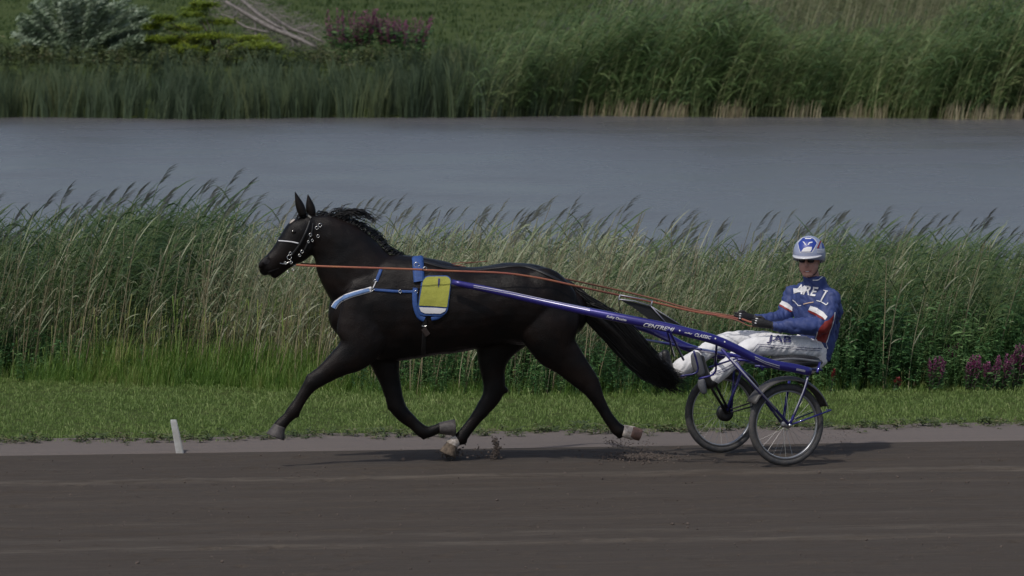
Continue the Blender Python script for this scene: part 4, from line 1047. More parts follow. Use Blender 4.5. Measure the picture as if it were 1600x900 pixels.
# ---------------------------------------------------------------- the sulky
NW = G(1228, 728, 0.026); SY = R(23.5)                 # near wheel contact, heading of the cart
SF = Vector((-math.cos(SY), -math.sin(SY), 0)); SN = Vector((math.sin(SY), -math.cos(SY), 0))
GAUGE = 1.24
FWc = NW - SN * GAUGE
MID = (NW + FWc) / 2
def Sp(px, py, w): return onplane(px, py, MID + SN * w, SN)
def Sl(u, w, z): return MID + SF * u + SN * w + Z * z
sulky = empty('sulky', MID, 'blue two wheeled racing sulky drawn by the black horse', 'sulky')
WR = 0.345
def wheel(c0, label, disc):
    c = c0 + Z * WR
    root = bpy.data.objects.new('wheel', None); C.objects.link(root); root.parent = sulky; root.location = c - wloc(sulky)
    root.empty_display_size = .1; root['label'] = label
    def torus(name, Rm, rx, rw, m, seg=64, ms=12):
        bm = bmesh.new(); rr = []
        for i in range(seg):
            a = 2 * math.pi * i / seg; d = SF * math.cos(a) + Z * math.sin(a)
            rr.append([bm.verts.new(c + d * (Rm + rx * math.cos(2 * math.pi * k / ms)) + SN * (rw * math.sin(2 * math.pi * k / ms))) for k in range(ms)])
        for i in range(seg):
            for k in range(ms):
                bm.faces.new((rr[i][k], rr[i][(k + 1) % ms], rr[(i + 1) % seg][(k + 1) % ms], rr[(i + 1) % seg][k]))
        return bobj(name, bm, m, root)
    torus('tyre', WR - .029, .029, .026, M['rubber'])
    torus('rim', WR - .064, .009, .016, M['rim'], 64, 8)
    torus('tyre_bead', WR - .055, .0045, .022, M['plastic'], 64, 6)
    bm = bmesh.new(); tube(bm, [c - SN * .05, c - SN * .04, c - SN * .035, c + SN * .035, c + SN * .04, c + SN * .05], [.012, .03, .018, .018, .03, .012], seg=18, side=Z)
    bobj('hub', bm, M['rim'], root)
    if disc:
        bm = bmesh.new(); tube(bm, [c + SN * .035, c + SN * .04, c + SN * .085, c + SN * .09], [.045, .072, .072, .04], seg=28, side=Z); bobj('hub_drum', bm, M['black'], root)
    # spokes, one shared mesh, crossed lacing
    me = None
    for i in range(28):
        a = 2 * math.pi * i / 28; off = .32 if i % 2 else -.32; s = 1 if (i // 2) % 2 else -1
        p = c + (SF * math.cos(a + off) + Z * math.sin(a + off)) * .028 + SN * (.034 * s); q = c + (SF * math.cos(a) + Z * math.sin(a)) * (WR - .068)
        if me is None:
            bm = bmesh.new(); tube(bm, [Vector((0, 0, 0)), Vector((0, 0, 1))], .0013, seg=4, side=Vector((1, 0, 0))); me = bpy.data.meshes.new('spoke'); bm.to_mesh(me); bm.free(); me.materials.append(M['chrome'])
        o = bpy.data.objects.new('spoke', me); C.objects.link(o); o.parent = root; o.location = p - c
        d = q - p; o.rotation_mode = 'QUATERNION'; o.rotation_quaternion = d.to_track_quat('Z', 'Y'); o.scale = (1, 1, d.length)
    return root
wheel(NW, 'near spoked wheel with grey tyre', False)
wheel(FWc, 'far spoked wheel with a black drum at its hub', True)
def guard(c0, a0, a1, s):
    c = c0 + Z * WR; bm = bmesh.new(); rr = []; n = 30
    for i in range(n + 1):
        a = R(a0 + (a1 - a0) * i / n); d = -SF * math.cos(a) + Z * math.sin(a); row = []
        flare = 1 + .25 * math.exp(-((i - n) / 4.) ** 2)
        for k in range(7):
            t = (k - 3) / 3; row.append(c + d * (WR + .062 - .03 * t * t) + SN * (.078 * t * flare))
        for k in range(6, -1, -1):
            t = (k - 3) / 3; row.append(c + d * (WR + .058 - .03 * t * t) + SN * (.075 * t * flare))
        rr.append([bm.verts.new(v) for v in row])
    m_ = len(rr[0])
    for a, b_ in zip(rr[:-1], rr[1:]):
        for k in range(m_): bm.faces.new((a[k], a[(k + 1) % m_], b_[(k + 1) % m_], b_[k]))
    bm.faces.new(rr[0]); bm.faces.new(rr[-1][::-1])
    return bobj('mudguard', bm, M['plastic'], sulky)
guard(NW, 20, 150, 1); guard(FWc, 20, 95, -1)
hubN = NW + Z * WR + SN * .065; hubNi = NW + Z * WR - SN * .065
hubF = FWc + Z * WR + SN * .10; hubFo = FWc + Z * WR - SN * .065
# shafts: near one given by its course in the photo, far one mirrored across the cart's middle
course = [(706, 441, .36, 'h', 4.5), (760, 452, .36, 'h', 5.0), (830, 468, .38, 'h', 5.5), (900, 483, .42, 'h', 6.2)]
near = [H(x, y, w) for x, y, w, _, _ in course]
rad = [r / S for *_, r in course]
tail_pts = [(965, 496, .60, 6.8), (1030, 509, .62, 7.2), (1085, 522, .66, 7.4), (1120, 532, .68, 7.4), (1150, 545, .70, 7.0), (1180, 560, .70, 6.8), (1212, 570, .70, 6.8), (1240, 575, .70, 7.0), (1266, 581, .70, 6.6)]
near += [Sp(x, y, w) for x, y, w, _ in tail_pts]; rad += [r / S for *_, r in tail_pts]
# smooth the join in depth
for it in range(6):
    for i in range(1, len(near) - 1):
        yv = (near[i - 1].y + near[i + 1].y) / 2 * .5 + near[i].y * .5
        q = near[i]; d = q - CAM; near[i] = CAM + d * ((yv + 50) / (q.y + 50))
bm = bmesh.new(); tube(bm, near, rad, [r * .8 for r in rad], SN, 14, 4)
shaft_me = bpy.data.meshes.new('shaft_tmp'); bm.to_mesh(shaft_me); sb = bvh_of(shaft_me)
shaft = bobj('shaft', bm, M['paint'], sulky)
far = []
for i, p in enumerate(near):
    w = (p - MID).dot(SN); t = i / (len(near) - 1)
    hw = (p - HQ).dot(HN)
    far.append((p - HN * 2 * hw) if i < 4 else (p - SN * 2 * w))
far[4] = far[3].lerp(far[5], .5)
tubeobj('shaft', far, rad, M['paint'], sulky, [r * .8 for r in rad], SN, 12, 4)
def sdecal(name, bm_, m): return decal_bm(name, bm_, sb, m, shaft, .0025, 3)
sdecal('lettering', textbm('Sulky Design', 947, 496.5, 32, 4.6, .21, .3), M['print'])
sdecal('lettering', textbm('CENTREMI', 1005, 510, 49, 6.0, .17, .4), M['print'])
sdecal('lettering', textbm('CLASSIC', 1085, 525.2, 26, 5, .20, .3), M['print'])
sdecal('lettering', textbm('sulky', 1069, 520.6, 13, 2.6, .20, .3), M['print'])
def sline(name, pts, w, m):
    polys = []
    for (x0, y0), (x1, y1) in zip(pts[:-1], pts[1:]):
        d = math.hypot(x1 - x0, y1 - y0); nx, ny = -(y1 - y0) / d * w / 2, (x1 - x0) / d * w / 2
        polys.append([(x0 + nx, y0 + ny), (x1 + nx, y1 + ny), (x1 - nx, y1 - ny), (x0 - nx, y0 - ny)])
    return decal(name, polys, sb, m, shaft, .0025, 4)
sline('pinstripe', [(740, 446), (800, 457), (860, 470), (922, 483)], 1.0, M['silver'])
sline('pinstripe', [(740, 448.6), (800, 459.6), (860, 472.4), (922, 485.4)], .8, M['silver'])
sline('pinstripe', [(1179, 557), (1195, 565), (1218, 572)], 1.2, M['silver'])
sline('pinstripe', [(1180, 560.5), (1196, 568), (1218, 575)], 1.2, M['silver'])
sline('pinstripe', [(1244, 577), (1258, 580)], 3.2, M['silver'])
for x, y in ((1062, 516.5), (1117.5, 529), (1132, 534)):
    decal('rivet', [[(x + 1.3 * math.cos(a), y + 1.3 * math.sin(a)) for a in [k * .785 for k in range(8)]]], sb, M['print'], shaft, .004, 3)
def st(name, a, b_, r, m=None, mid=None, parent=None):
    pts = [a, b_] if mid is None else [a, mid, b_]
    return tubeobj(name, pts, r, m or M['paint'], parent or sulky, seg=10, sub=(1 if mid is None else 5))
s1 = st('wheel_strut', Sp(1128, 546, .70), hubN, .0135)
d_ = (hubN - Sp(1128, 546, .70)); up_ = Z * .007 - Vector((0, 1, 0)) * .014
st('strut_painted_highlight', Sp(1128, 546, .70) + d_ * .12 + up_, Sp(1128, 546, .70) + d_ * .80 + up_, .0065, M['silver'], parent=None)  # bright highlight along the strut, put in as a pale silver rod
s2 = st('wheel_strut', Sp(1262, 588, .70), hubN, .012, mid=Sp(1256, 612, .70))
st('strut_painted_highlight', Sp(1262, 590, .715), Sp(1240, 648, .70), .006, M['silver'], mid=Sp(1255, 612, .72))  # painted highlight again, modelled along the rear strut
st('guard_stay', hubN, Sp(1298, 641, .67), .007)
st('guard_stay', Sp(1298, 641, .67), Sp(1291, 640, .55), .007)
st('guard_stay', hubNi, Sp(1272, 643, .55), .006, M['paintdark'])
st('wheel_strut', Sp(1150, 566, .50), hubNi, .012, M['paintdark'])
st('wheel_strut', Sp(1234, 590, .50), hubNi, .012, M['paint'])
e = bmesh.new(); tube(e, [hubN + SN * .02, hubN - SN * .15], .014, seg=10, side=Z); bobj('axle_bolt', e, M['chrome'], sulky)
st('wheel_strut', Sp(1088, 568, -.52), hubF, .012, M['black'])
st('wheel_strut', Sp(1098, 562, -.50), hubF + SF * -.03, .011, M['black'])
st('wheel_strut', Sp(1160, 575, -.52), hubF + Z * .02, .014, M['paintdark'])
st('wheel_strut', Sp(1147, 578, -.55), hubF + SF * -.04, .011, M['paintdark'])
st('guard_stay', hubF, Sp(1180, 634, -.5), .007, M['black'])
st('guard_stay', hubF + Z * .025, Sp(1180, 627, -.5), .006, M['black'])
# cross frame and seat carrier
st('cross_bar', Sp(1184, 562, .70), Sp(1184, 562, .70) - SN * 1.40, .017, M['paint'])
st('cross_bar', Sp(1262, 582, .70), Sp(1262, 582, .70) - SN * 1.40, .015, M['paintdark'])
st('cross_bar', Sp(1095, 546, .66) , Sp(1095, 546, .66) - SN * 1.32, .012, M['paintdark'])
st('seat_rail', Sp(1180, 572, .22), Sp(1284, 578, .22), .012, M['paintdark'])
st('seat_rail', Sp(1152, 562, -.05), Sp(1262, 568, -.18), .012, M['paint'])
st('seat_post', Sp(1281, 567, .22), Sp(1277, 582, .30), .012, M['paint'])
st('seat_post', Sp(1187, 566, .22), Sp(1192, 578, .24), .012, M['paintdark'])
st('brace', Sp(1120, 536, .66), Sp(1117, 572, .30), .010, M['paintdark'])
st('brace', Sp(1045, 515, .62), Sp(1068, 562, .15), .010, M['paint'])
st('brace', Sp(1042, 516, .62), Sp(1053, 556, .0), .009, M['paintdark'])
st('brace', Sp(1108, 574, .28), Sp(1160, 557, .5), .008, M['paintdark'])
st('foot_rest', Sp(1118, 548, .34), Sp(1092, 592, .22), .009, M['paint'], mid=Sp(1117, 582, .30))
st('foot_rest', Sp(1084, 548, -.05), Sp(1063, 588, -.10), .009, M['paintdark'], mid=Sp(1090, 580, -.05))
seat = bmesh.new()
sc_ = Sp(1240, 567, 0.0)
for dz, k, hh in ((0, 1, .018), (.022, .9, .012)):
    ellipsoid(seat, sc_ + Z * dz, SF * .26 * k, SN * .20 * k, Z * (.035 + hh), 24, 10)
bobj('seat', seat, M['grey'] if False else M['black'], sulky)
tubeobj('seat_trim', [Sp(1200, 564, .2), Sp(1240, 561, .22), Sp(1284, 566, .2)], .012, M['grey'], sulky, seg=8, sub=4)
# mud screen between the shafts behind the tail
root_w = .40
def Ss(x, y, w): return Sp(x, y, w)
bm = bmesh.new()
outl = [(968, 468), (992, 472.5), (1017, 479), (1030, 488), (1052, 500), (1072, 514), (1056, 512), (1038, 508.5), (1020, 503), (1006, 493), (990, 481)]
fa = [bm.verts.new(Ss(x, y, .30)) for x, y in outl]; fb = [bm.verts.new(Ss(x, y, .296)) for x, y in outl]
bm.faces.new(fa); bm.faces.new(fb[::-1])
for k in range(len(outl)): bm.faces.new((fa[k], fa[(k + 1) % len(outl)], fb[(k + 1) % len(outl)], fb[k]))
bobj('mud_screen', bm, M['mesh'], sulky, smooth=False)
for pts in ([(969, 460.5), (966.5, 467.5)], [(966.5, 467.5), (992, 470.5), (1017, 478)], [(1017, 478), (1043.5, 507.5)], [(1019.5, 469.5), (1017, 478)], [(969, 461), (1019, 470)]):
    tubeobj('screen_wire', [Ss(x, y, .31) for x, y in pts], .0045, M['silver'], sulky, seg=6, sub=1)
tubeobj('screen_wire', [Ss(x, y, .31) for x, y in [(1020, 480), (1072, 513)]], .003, M['silver'], sulky, seg=6)
tubeobj('screen_wire', [Ss(x, y, .31) for x, y in [(966.5, 469), (969, 482), (973, 493)]], .004, M['black'], sulky, seg=6, sub=3)

# ---------------------------------------------------------------- the driver
DY = .33
def D(px, py, y): return P(px, py, y)
drv = empty('person', D(1278, 556, .33), 'seated driver in blue jersey, white trousers and pale blue helmet looking at the camera', 'person')
YV = Vector((0, 1, 0)); XV = Vector((1, 0, 0))
TR = Vector((.84, -.54, 0)); TFd = Vector((-.54, -.84, 0))      # across the chest, and the way it faces
shN = (1299, 461, .22); shF = (1239, 456, .52)
elN = (1283, 509, .10); wrN = (1210, 509, .02); haN = (1190, 505, .0)
elF = (1224, 494, .44); wrF = (1180, 497, .26); haF = (1163, 496, .20)
hiN = (1284, 553, .22); hiF = (1262, 549, .46)
knN = (1168, 545, .02); anN = (1116, 592, -.06)
knF = (1140, 532, .28); anF = (1060, 579, .14)
def limb(bm, lst, seg=16, sub=3, rc=True, side=YV, k=1.0, kb=1.0):
    tube(bm, [D(*a[:3]) for a in lst], [a[3] / S * k for a in lst], [a[3] / S * k * kb * (a[4] if len(a) > 4 else 1) for a in lst], side, seg, sub, round_caps=rc)
# body (one continuous figure)
def torso(bm, k):
    pts = [D(1274, 547, .33), D(1277, 530, .34), D(1275, 505, .35), D(1273, 480, .36), D(1271, 461, .37), D(1271, 449, .37), D(1271, 440, .36)]
    ra = [.10, .118, .13, .135, .12, .085, .06]; rb = [.17, .165, .178, .200, .212, .175, .09]
    tube(bm, pts, [r * k for r in ra], [r * k for r in rb], TR, 24, 4, round_caps=True)
def arms(bm, k, w=True):
    limb(bm, [(*shN, 14), (1296, 480, .18, 15.5), (1290, 496, .13, 15.5), (*elN, 15), (1262, 510, .06, 15), (1236, 510, .03, 12.5), (*wrN, 8)], k=k)
    limb(bm, [(*shF, 13), (1234, 474, .50, 13.5), (1228, 486, .47, 13), (*elF, 12), (1208, 497, .36, 10.5), (1192, 498, .30, 8), (*wrF, 6)], k=k)
def legs(bm, k):
    limb(bm, [(1268, 547, .24, 17, 1.1), (1252, 544, .18, 19), (1225, 541, .11, 18), (1190, 541, .05, 16), (*knN, 14.5), (1152, 558, -.01, 13.5), (1136, 573, -.03, 13), (*anN, 11.5)], k=k)
    limb(bm, [(1258, 547, .44, 18), (1225, 540, .38, 18), (1180, 533, .33, 17), (*knF, 14.5), (1118, 541, .23, 13.5), (1095, 555, .19, 13.5), (1075, 569, .16, 14.5), (1062, 577, .14, 15.5)], k=k)
bm = bmesh.new()
torso(bm, .86); arms(bm, .66); legs(bm, .72)
HC = D(1264.5, 404, .30); hf = Vector((-.30, -.95, -.06)).normalized(); hr = hf.cross(Z).normalized() * -1; hu = hr.cross(hf).normalized()
if hu.z < 0: hu = -hu
if hr.x < 0: hr = -hr
tube(bm, [D(1271, 452, .37), D(1270, 438, .35), D(1267, 424, .32)], [.07, .066, .062], seg=16, sub=3)
ellipsoid(bm, HC + hu * .02, hr * .088, hf * .098, hu * .115)
ellipsoid(bm, HC - hu * .065 + hf * .025, hr * .084, hf * .074, hu * .080)
ellipsoid(bm, HC - hu * .125 + hf * .06, hr * .050, hf * .032, hu * .028)       # chin
for s in (1, -1):
    ellipsoid(bm, HC - hu * .045 + hf * .066 + hr * .034 * s, hr * .026, hf * .024, hu * .022)     # cheeks
    ellipsoid(bm, HC - hu * .02 + hr * .08 * s - hf * .005, hr * .010, hf * .022, hu * .034)      # ears
tube(bm, [HC + hf * .092 + hu * .008, HC + hf * .112 - hu * .022, HC + hf * .118 - hu * .043, HC + hf * .088 - hu * .052], [.009, .012, .017, .012], seg=10, sub=3, side=hr, round_caps=True)
ellipsoid(bm, HC - hu * .078 + hf * .080, hr * .026, hf * .014, hu * .008); ellipsoid(bm, HC - hu * .094 + hf * .078, hr * .022, hf * .014, hu * .009)
me = remesh('body', bm, .0065, None, smooth_it=2)
skb = bvh_of(me); link_mesh('body', me, M['skin'], drv)
decal('mouth', [[(1254.5, 424.6), (1258, 423.6), (1262, 423.2), (1266, 422.8), (1269, 422.2), (1265.5, 424.8), (1260, 426)]], skb, M['lip'], drv, .002, 1.5)
decal('teeth', [[(1258, 424), (1262, 423.5), (1265.5, 423.2), (1263, 424.4), (1260, 424.8)]], skb, M['print'], drv, .0035, 1.5)
# sunglasses
g_ = bmesh.new()
for s in (1, -1):
    c = HC + hf * .092 - hu * .006 + hr * .037 * s
    ellipsoid(g_, c, hr * .033, hf * .016, hu * .021, 16, 8)
tube(g_, [HC + hf * .108 + hu * .012 - hr * .012, HC + hf * .108 + hu * .012 + hr * .012], .004, seg=6, side=hu)
for s in (1, -1): tube(g_, [HC + hf * .085 + hu * .012 + hr * .064 * s, HC - hf * .01 + hu * .012 + hr * .084 * s], .004, seg=6, side=hu)
bobj('sunglasses', g_, M['glasses'], drv)
# jersey
bm = bmesh.new(); torso(bm, 1.0); arms(bm, 1.0)
tube(bm, [D(1273, 452, .37), D(1273, 443, .35), D(1272, 435, .34), D(1272, 431.5, .34)], [.13, .104, .094, .088], seg=20, sub=2)
ellipsoid(bm, D(1296, 512, .44), XV * .09, YV * .10, Z * .17)           # cloth bagging at the back
ellipsoid(bm, D(1303, 483, .38), XV * .075, YV * .11, Z * .13)
jm = remesh('jersey', bm, .0085, None, smooth_it=4)
relief(jm, lambda q: noise.noise(Vector((q.x * 9 + q.z * 6, q.y * 9, q.z * 11))) * .010 + (abs(noise.noise(Vector((q.x * 19, q.y * 14, q.z * 15 + q.x * 15)))) - .25) * .018)
jb = bvh_of(jm); jersey = link_mesh('jersey', jm, M['jersey'], drv)
jd = lambda name, polys, m, off=.004: decal(name, polys, jb, m, jersey, off, 2.5)
jd('armband', [[(1263.5, 484), (1266.5, 477.6), (1278, 482), (1287, 488), (1292.6, 495), (1289.5, 500), (1283, 494.5), (1275, 489)]], M['print'])
jd('armband_stripe', [[(1262.6, 486.6), (1263.5, 484), (1275, 489), (1283, 494.5), (1289.5, 500), (1286, 499.8), (1279, 496), (1271, 491)]], M['red'], .005)
jd('armband', [[(1216.5, 474.6), (1220.5, 469.8), (1230, 473), (1239, 480), (1238.5, 486.6), (1230, 482), (1223, 477.6)]], M['print'])
jd('armband_stripe', [[(1216.5, 474.6), (1223, 477.6), (1230, 482), (1238, 486.4), (1235, 487.6), (1226, 482.6), (1217.5, 478)]], M['red'], .005)
jd('side_panel', [[(1301.5, 493), (1303, 490), (1300, 505), (1295, 522), (1290, 536), (1278, 533), (1275, 527), (1280, 513), (1288, 503), (1295, 500)]], M['red'])
def dline(name, pts, w, bvh, m, parent, off=.006):
    polys = []
    for (x0, y0), (x1, y1) in zip(pts[:-1], pts[1:]):
        d = math.hypot(x1 - x0, y1 - y0); nx, ny = -(y1 - y0) / d * w / 2, (x1 - x0) / d * w / 2
        polys.append([(x0 + nx, y0 + ny), (x1 + nx, y1 + ny), (x1 - nx, y1 - ny), (x0 - nx, y0 - ny)])
    return decal(name, polys, bvh, m, parent, off, 3)
dline('piping', [(1304, 488), (1303, 497), (1299.5, 510), (1294.5, 524), (1291, 537), (1293, 545)], 1.1, jb, M['print'], jersey)
dline('piping', [(1277, 518), (1274, 530)], 1.1, jb, M['print'], jersey)
dline('piping', [(1239, 468.5), (1243, 471.5), (1248, 478), (1252.5, 477)], 1.1, jb, M['print'], jersey)
dline('piping', [(1256, 475), (1263, 473.5), (1271, 472)], 1.2, jb, mat('cream_print', (.7, .5, .35), .6), jersey)
dline('collar_piping', [(1270, 438), (1278, 437.5), (1285, 432.5), (1295, 430)], 1.2, jb, M['print'], jersey)
decal_bm('lettering', textbm('ARE', 1241, 458, 36, 15, .16, .25), jb, M['print'], jersey, .006, 2.5)
jd('chest_print', [[(1240, 451), (1250, 451), (1258, 446), (1262, 450), (1256, 457), (1247, 457), (1241, 459)]], M['print'], .005)
dline('sleeve_lettering', [(1287, 454), (1294, 455.7)], 1.3, jb, M['print'], jersey, .007)
dline('sleeve_lettering', [(1291.5, 456), (1287, 464), (1283.5, 471)], 2.2, jb, M['print'], jersey, .007)
dline('sleeve_lettering', [(1275.5, 469.5), (1284, 472), (1291, 477), (1293.5, 473.5)], 1.4, jb, M['print'], jersey, .007)
dline('sleeve_lettering', [(1290, 433.5), (1292.5, 441)], 2, jb, M['print'], jersey)
# trousers
bm = bmesh.new(); legs(bm, 1.0)
tube(bm, [D(1262, 555, .33), D(1265, 548, .33), D(1272, 536, .34)], [.095, .11, .115], [.19, .19, .175], TR, 22, 3, round_caps=True)
tm = remesh('trousers', bm, .0085, None, smooth_it=3)
relief(tm, lambda q: noise.noise(Vector((q.x * 12, q.y * 9, q.z * 10))) * .009 + (abs(noise.noise(Vector((q.x * 22 - q.z * 14, q.y * 10, q.z * 15)))) - .25) * .009)
tb_ = bvh_of(tm); trou = link_mesh('trousers', tm, M['whitecloth'], drv)
decal_bm('lettering', textbm('JAB', 1198, 537, 37, 12, .06, .1), tb_, M['navy'], trou, .014, 2.5)
dline('piping', [(1283, 545), (1250, 543), (1205, 539.5), (1184, 538), (1175, 547)], .8, tb_, M['navy'], trou, .010)
dline('piping', [(1280, 548), (1250, 546), (1205, 542.5), (1187, 541), (1179, 549)], .8, tb_, M['navy'], trou, .010)
dline('piping', [(1160, 557), (1145, 568), (1130, 577), (1112, 583)], .9, tb_, M['navy'], trou, .010)
dline('piping', [(1162, 560), (1147, 571), (1132, 580), (1113, 586)], .9, tb_, M['navy'], trou, .010)
# boots
def boot(lst, sole, lab):
    bm = bmesh.new(); limb(bm, lst, 16, 3)
    o = bobj('boot', bm, M['black'], drv); 
    bm = bmesh.new(); limb(bm, sole, 12, 3); bobj('sole', bm, M['grey'], o)
near_sole2 = [(1100, 612, -.12, 5, .7), (1097, 603, -.13, 6.5, .6), (1096, 596, -.13, 6, .6)]
boot([(1116, 594, -.06, 9), (1108, 599, -.07, 9.5), (1102, 590, -.08, 9.5), (1097, 575, -.09, 8.5), (1094, 560, -.10, 7)],
     [(1095, 583, -.13, 7, .6), (1090, 571, -.14, 9, .6), (1087, 556, -.14, 8, .6)], 'near')
bm = bmesh.new(); limb(bm, near_sole2, 12, 3); bobj('boot_heel', bm, M['grey'], drv)
boot([(1062, 577, .14, 10), (1050, 583, .13, 10.5), (1043, 576, .12, 10), (1040, 563, .12, 9), (1039, 552, .12, 7)],
     [(1042, 590, .11, 7, .6), (1035, 574, .11, 8, .6), (1033, 556, .11, 7, .6)], 'far')
# gloved hands: palm, four curled fingers and a thumb each
def hand(wr, ha, dirx, s):
    w0 = D(*wr); h0 = D(*ha); f = (h0 - w0).normalized(); sd_ = f.cross(Z).normalized(); up = sd_.cross(f).normalized()
    bm = bmesh.new()
    tube(bm, [w0 - f * .03, w0, h0 - f * .01, h0 + f * .035], [.026, .025, .024, .02], [.03, .028, .042, .040], up, 14, 3, round_caps=True)
    for i, (ln, o_) in enumerate(((.036, .030), (.040, .011), (.038, -.009), (.030, -.028))):
        b0 = h0 + f * .035 + up * o_; k1 = b0 + f * ln * .8 + sd_ * (.010 * s); k2 = k1 + f * .004 + sd_ * (.032 * s) ; k3 = k2 - f * .026 + sd_ * (.006 * s)
        tube(bm, [b0 - f * .012, b0, k1, k2, k3], [.0100, .0105, .0098, .0092, .0075], seg=9, sub=3, round_caps=True)
    t0_ = h0 - f * .015 + up * .034; tube(bm, [t0_, t0_ + f * .03 + up * .016 + sd_ * (.008 * s), t0_ + f * .058 + up * .010 + sd_ * (.024 * s)], [.0125, .0115, .009], seg=9, sub=3, round_caps=True)
    o = bobj('glove', bm, M['glove'], drv)
    bm = bmesh.new()
    for i, o_ in enumerate((.030, .011, -.009)):
        c = h0 + f * .05 + up * o_ - sd_ * (.012 * s); ellipsoid(bm, c, f * .013, sd_ * .006, up * .006, 8, 6)
    bobj('knuckle_patch', bm, M['print'], o)
    return h0 + f * .05
gN = hand(wrN, haN, 1, 1); gF = hand(wrF, haF, 1, 1)
e = bmesh.new(); tube(e, [D(1213, 509, .02), D(1205, 509, .015)], [.038, .036], seg=14, side=Z); bobj('glove_cuff', e, M['glove'], drv)
e = bmesh.new(); tube(e, [D(1185, 498, .27), D(1176, 497, .245)], [.034, .031], seg=14, side=Z); bobj('glove_cuff', e, M['glove'], drv)
# helmet with visor and strap
helm = empty('helmet_root_tmp', HC, None, None); bpy.data.objects.remove(helm)
bm = bmesh.new(); HB = HC + hu * .040
def shell(bm, k, flip):
    n_u, n_v = 36, 14; top = bm.verts.new(HB + hu * .155 * k); rr = []
    for j in range(1, n_v + 1):
        v = j / n_v * R(104); row = []
        for i in range(n_u):
            a = 2 * math.pi * i / n_u; q = math.sin(v); zz = math.cos(v); back = max(0, -math.sin(a)); front = max(0, math.sin(a))
            drop = (.02 + .04 * back) * max(0, (j - n_v + 2) / 2)
            row.append(bm.verts.new(HB + hr * (.138 * k * q * math.cos(a)) + hf * (.155 * k * q * math.sin(a)) + hu * (.155 * k * zz - drop + .03 * front * max(0, (j - n_v + 2) / 2))))
        rr.append(row)
    for i in range(n_u): bm.faces.new((top, rr[0][i], rr[0][(i + 1) % n_u]))
    for a, b_ in zip(rr[:-1], rr[1:]):
        for i in range(n_u): bm.faces.new((a[i], b_[i], b_[(i + 1) % n_u], a[(i + 1) % n_u]))
    return rr[-1]
outer_ = shell(bm, 1.0, False)
hm = bpy.data.meshes.new('helmet'); bm.to_mesh(hm); hbv = bvh_of(hm)
inner_ = shell(bm, .93, True)
for i in range(36): bm.faces.new((outer_[i], inner_[i], inner_[(i + 1) % 36], outer_[(i + 1) % 36]))
helmet = bobj('helmet', bm, M['helmet'], drv)
bm = bmesh.new(); A, B = [], []
for i in range(17):
    a = R(18 + 144 * i / 16); inner = HB + hr * (.134 * math.cos(a)) + hf * (.150 * math.sin(a)) - hu * .002
    k = math.sin(R(180) * i / 16) ** .7
    outer = inner + (hr * math.cos(a) * .3 + hf * math.sin(a)) * (.058 * k + .004) - hu * (.012 * k + .002)
    A.append((inner, outer))
V4 = []
for inn, out in A: V4.append([bm.verts.new(inn + hu * .004), bm.verts.new(out + hu * .003), bm.verts.new(out - hu * .004), bm.verts.new(inn - hu * .004)])
for a, b_ in zip(V4[:-1], V4[1:]):
    for k in range(4): bm.faces.new((a[k], a[(k + 1) % 4], b_[(k + 1) % 4], b_[k]))
bm.faces.new(V4[0]); bm.faces.new(V4[-1][::-1])
bobj('visor', bm, M['visor'], helmet)
hd = lambda name, polys, m, off=.003: decal(name, polys, hbv, m, helmet, off, 1.6)
hd('emblem_edge', [[(1246, 379), (1253.5, 371), (1266, 370), (1272.5, 373), (1277.5, 379.5), (1273, 389), (1269, 395), (1250.5, 395.5), (1248, 388)]], M['visor'], .002)
hd('emblem', [[(1247.3, 380), (1254.5, 372), (1265.5, 371), (1271.5, 374), (1276, 380), (1271.5, 388), (1267.8, 393.8), (1251.5, 394.4), (1249, 388)]], M['helmetblue'], .0035)
hd('emblem_mark', [[(1252, 393.4), (1256, 388), (1262, 386), (1268.5, 386), (1268, 390), (1266, 393.2)], [(1254, 377.6), (1257, 378.6), (1259.5, 382.6), (1258, 383), (1256, 379.8)], [(1262, 382.6), (1264, 379), (1269, 378), (1269.6, 379.4), (1265.4, 380.4), (1263.4, 383)], [(1258, 372.6), (1267.5, 372.6), (1267.5, 374), (1258, 374)]], M['print'], .005)
hd('side_mark', [[(1276, 388), (1281, 376.5), (1284, 376.5), (1281, 381), (1279, 388)]], M['red'], .0035)
hd('side_mark', [[(1283, 379), (1287.5, 383), (1288, 388), (1284.5, 388)], [(1277, 387), (1279.5, 384), (1280, 387.6)]], M['helmetblue'], .0035)
for k in range(3):
    hd('side_mark', [[(1276, 390 + k * 2), (1287, 389.5 + k * 2), (1287, 390.3 + k * 2), (1276, 390.8 + k * 2)]], M['visor'], .0035)
for s in (1, -1):
    tubeobj('chin_strap', [HB + hr * .122 * s - hf * .01 - hu * .01, HC + hr * .092 * s + hf * .01 - hu * .05, HC + hr * .066 * s + hf * .035 - hu * .12, HC + hf * .05 - hu * .154], .006, M['black'] if s < 0 else M['glove'], helmet, .0025, hr, 8, 4)

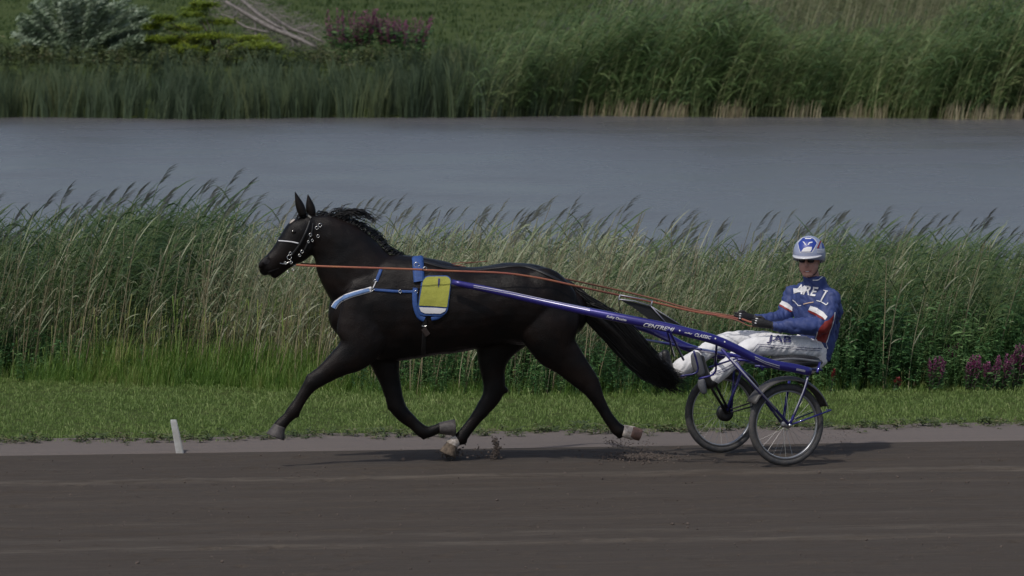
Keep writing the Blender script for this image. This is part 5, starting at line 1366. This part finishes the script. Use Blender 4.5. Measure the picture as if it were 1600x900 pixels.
# ---------------------------------------------------------------- reins
def reinpts(L_): return [a if isinstance(a, Vector) else a for a in L_]
rp = [H(463, 414, .10), H(500, 416, .20), H(560, 418, .30), H(651, 421, .34), H(664, 422, .34), H(720, 424, .33), H(790, 427, .32), H(850, 436, .28), H(905, 448, .22), D(968, 461.5, -.05), D(1020, 472, .05), D(1080, 486, .12), D(1130, 494, .14), D(1158, 499, .17)]
rp2 = [v + Vector((0, .35 if i > 8 else 0, 0)) + Z * (-.003) for i, v in enumerate(rp)]
reins = empty('reins', rp[3], 'orange driving reins running from the bit to the gloved hands', 'reins')
tubeobj('rein', rp, .0085, M['rein'], reins, .004, YV, 6, 4)
fp = [H(470, 412, -.10), H(560, 416, -.28), H(651, 413, -.30), H(760, 421, -.28), H(850, 430, -.22), D(950, 450, .35), D(1019, 466, .36), D(1080, 483, .32), D(1140, 493, .24), D(1160, 497, .22)]
tubeobj('rein', fp, .0075, M['rein_dark'], reins, .004, YV, 6, 4)
tubeobj('rein', [D(1158, 498, .17), D(1172, 503, .1), D(1186, 507, .02), D(1196, 506, .0)], .008, M['rein'], reins, .004, YV, 6, 4)
tubeobj('rein', [D(1120, 494, .12), D(1150, 500, .08), D(1170, 509, .04), D(1190, 511, .02)], .005, M['rein_dark'], reins, .003, YV, 6, 4)

# ---------------------------------------------------------------- kicked-up dirt
bm = bmesh.new()
def clod(p, r):
    mt = Matrix.Translation(p) @ Matrix.Rotation(U(0, 6), 4, Vector((U(-1, 1), U(-1, 1), 1))) @ Matrix.Diagonal((r * U(.6, 1.5), r * U(.6, 1.4), r * U(.5, 1.1), 1))
    bmesh.ops.create_icosphere(bm, subdivisions=1, radius=1, matrix=mt)
for i in range(420):
    a = U(0, 6.28); q = abs(random.gauss(0, .6)); clod(D(702 + math.cos(a) * 17 * q, 707 + math.sin(a) * 9 * q, -.05 + U(-.12, .12)), U(.002, .009))
for i in range(60):
    clod(D(U(690, 790), 716 - abs(random.gauss(0, 12)), -.1 + U(-.15, .15)), U(.004, .011))
for i in range(420):
    t = random.random(); clod(D(768 + 8 * math.sin(t * 2.6) + random.gauss(0, 2.0 + 2 * (1 - t)), 721 - 36 * t + random.gauss(0, 2), -.1 + U(-.1, .1)), U(.003, .008))
for i in range(300):
    t = random.random(); clod(D(950 + 70 * t + random.gauss(0, 6), 690 + 32 * t * random.random() + random.gauss(0, 4), -.1 + U(-.2, .2)), U(.002, .006))
for i in range(70):
    clod(D(1305 + random.gauss(0, 14), 690 + random.gauss(0, 11), -.1 + U(-.2, .2)), U(.002, .005))
o = bobj('flying_dirt', bm, M['clod'], smooth=False); tag(o, 'small clods of dirt thrown up by the hooves', 'dirt', kind='stuff')
bm = bmesh.new()
for i in range(2200):
    x = U(-8, 8); t = -abs(U(0, 9)); clod(Vector((x, kerbY(x) + t, .024)), U(.003, .008) if random.random() < .93 else U(.008, .017))
for i in range(420):
    q = D(1000 + random.gauss(0, 30), 717 + random.gauss(0, 4), 0); q = G(1000 + random.gauss(0, 34), 719 + random.gauss(0, 4)); clod(Vector((q.x, q.y, .026)), U(.004, .014))
o = bobj('track_clods', bm, M['clod'], smooth=False); tag(o, 'loose grit and small clods lying on the sand track', 'dirt', kind='stuff')
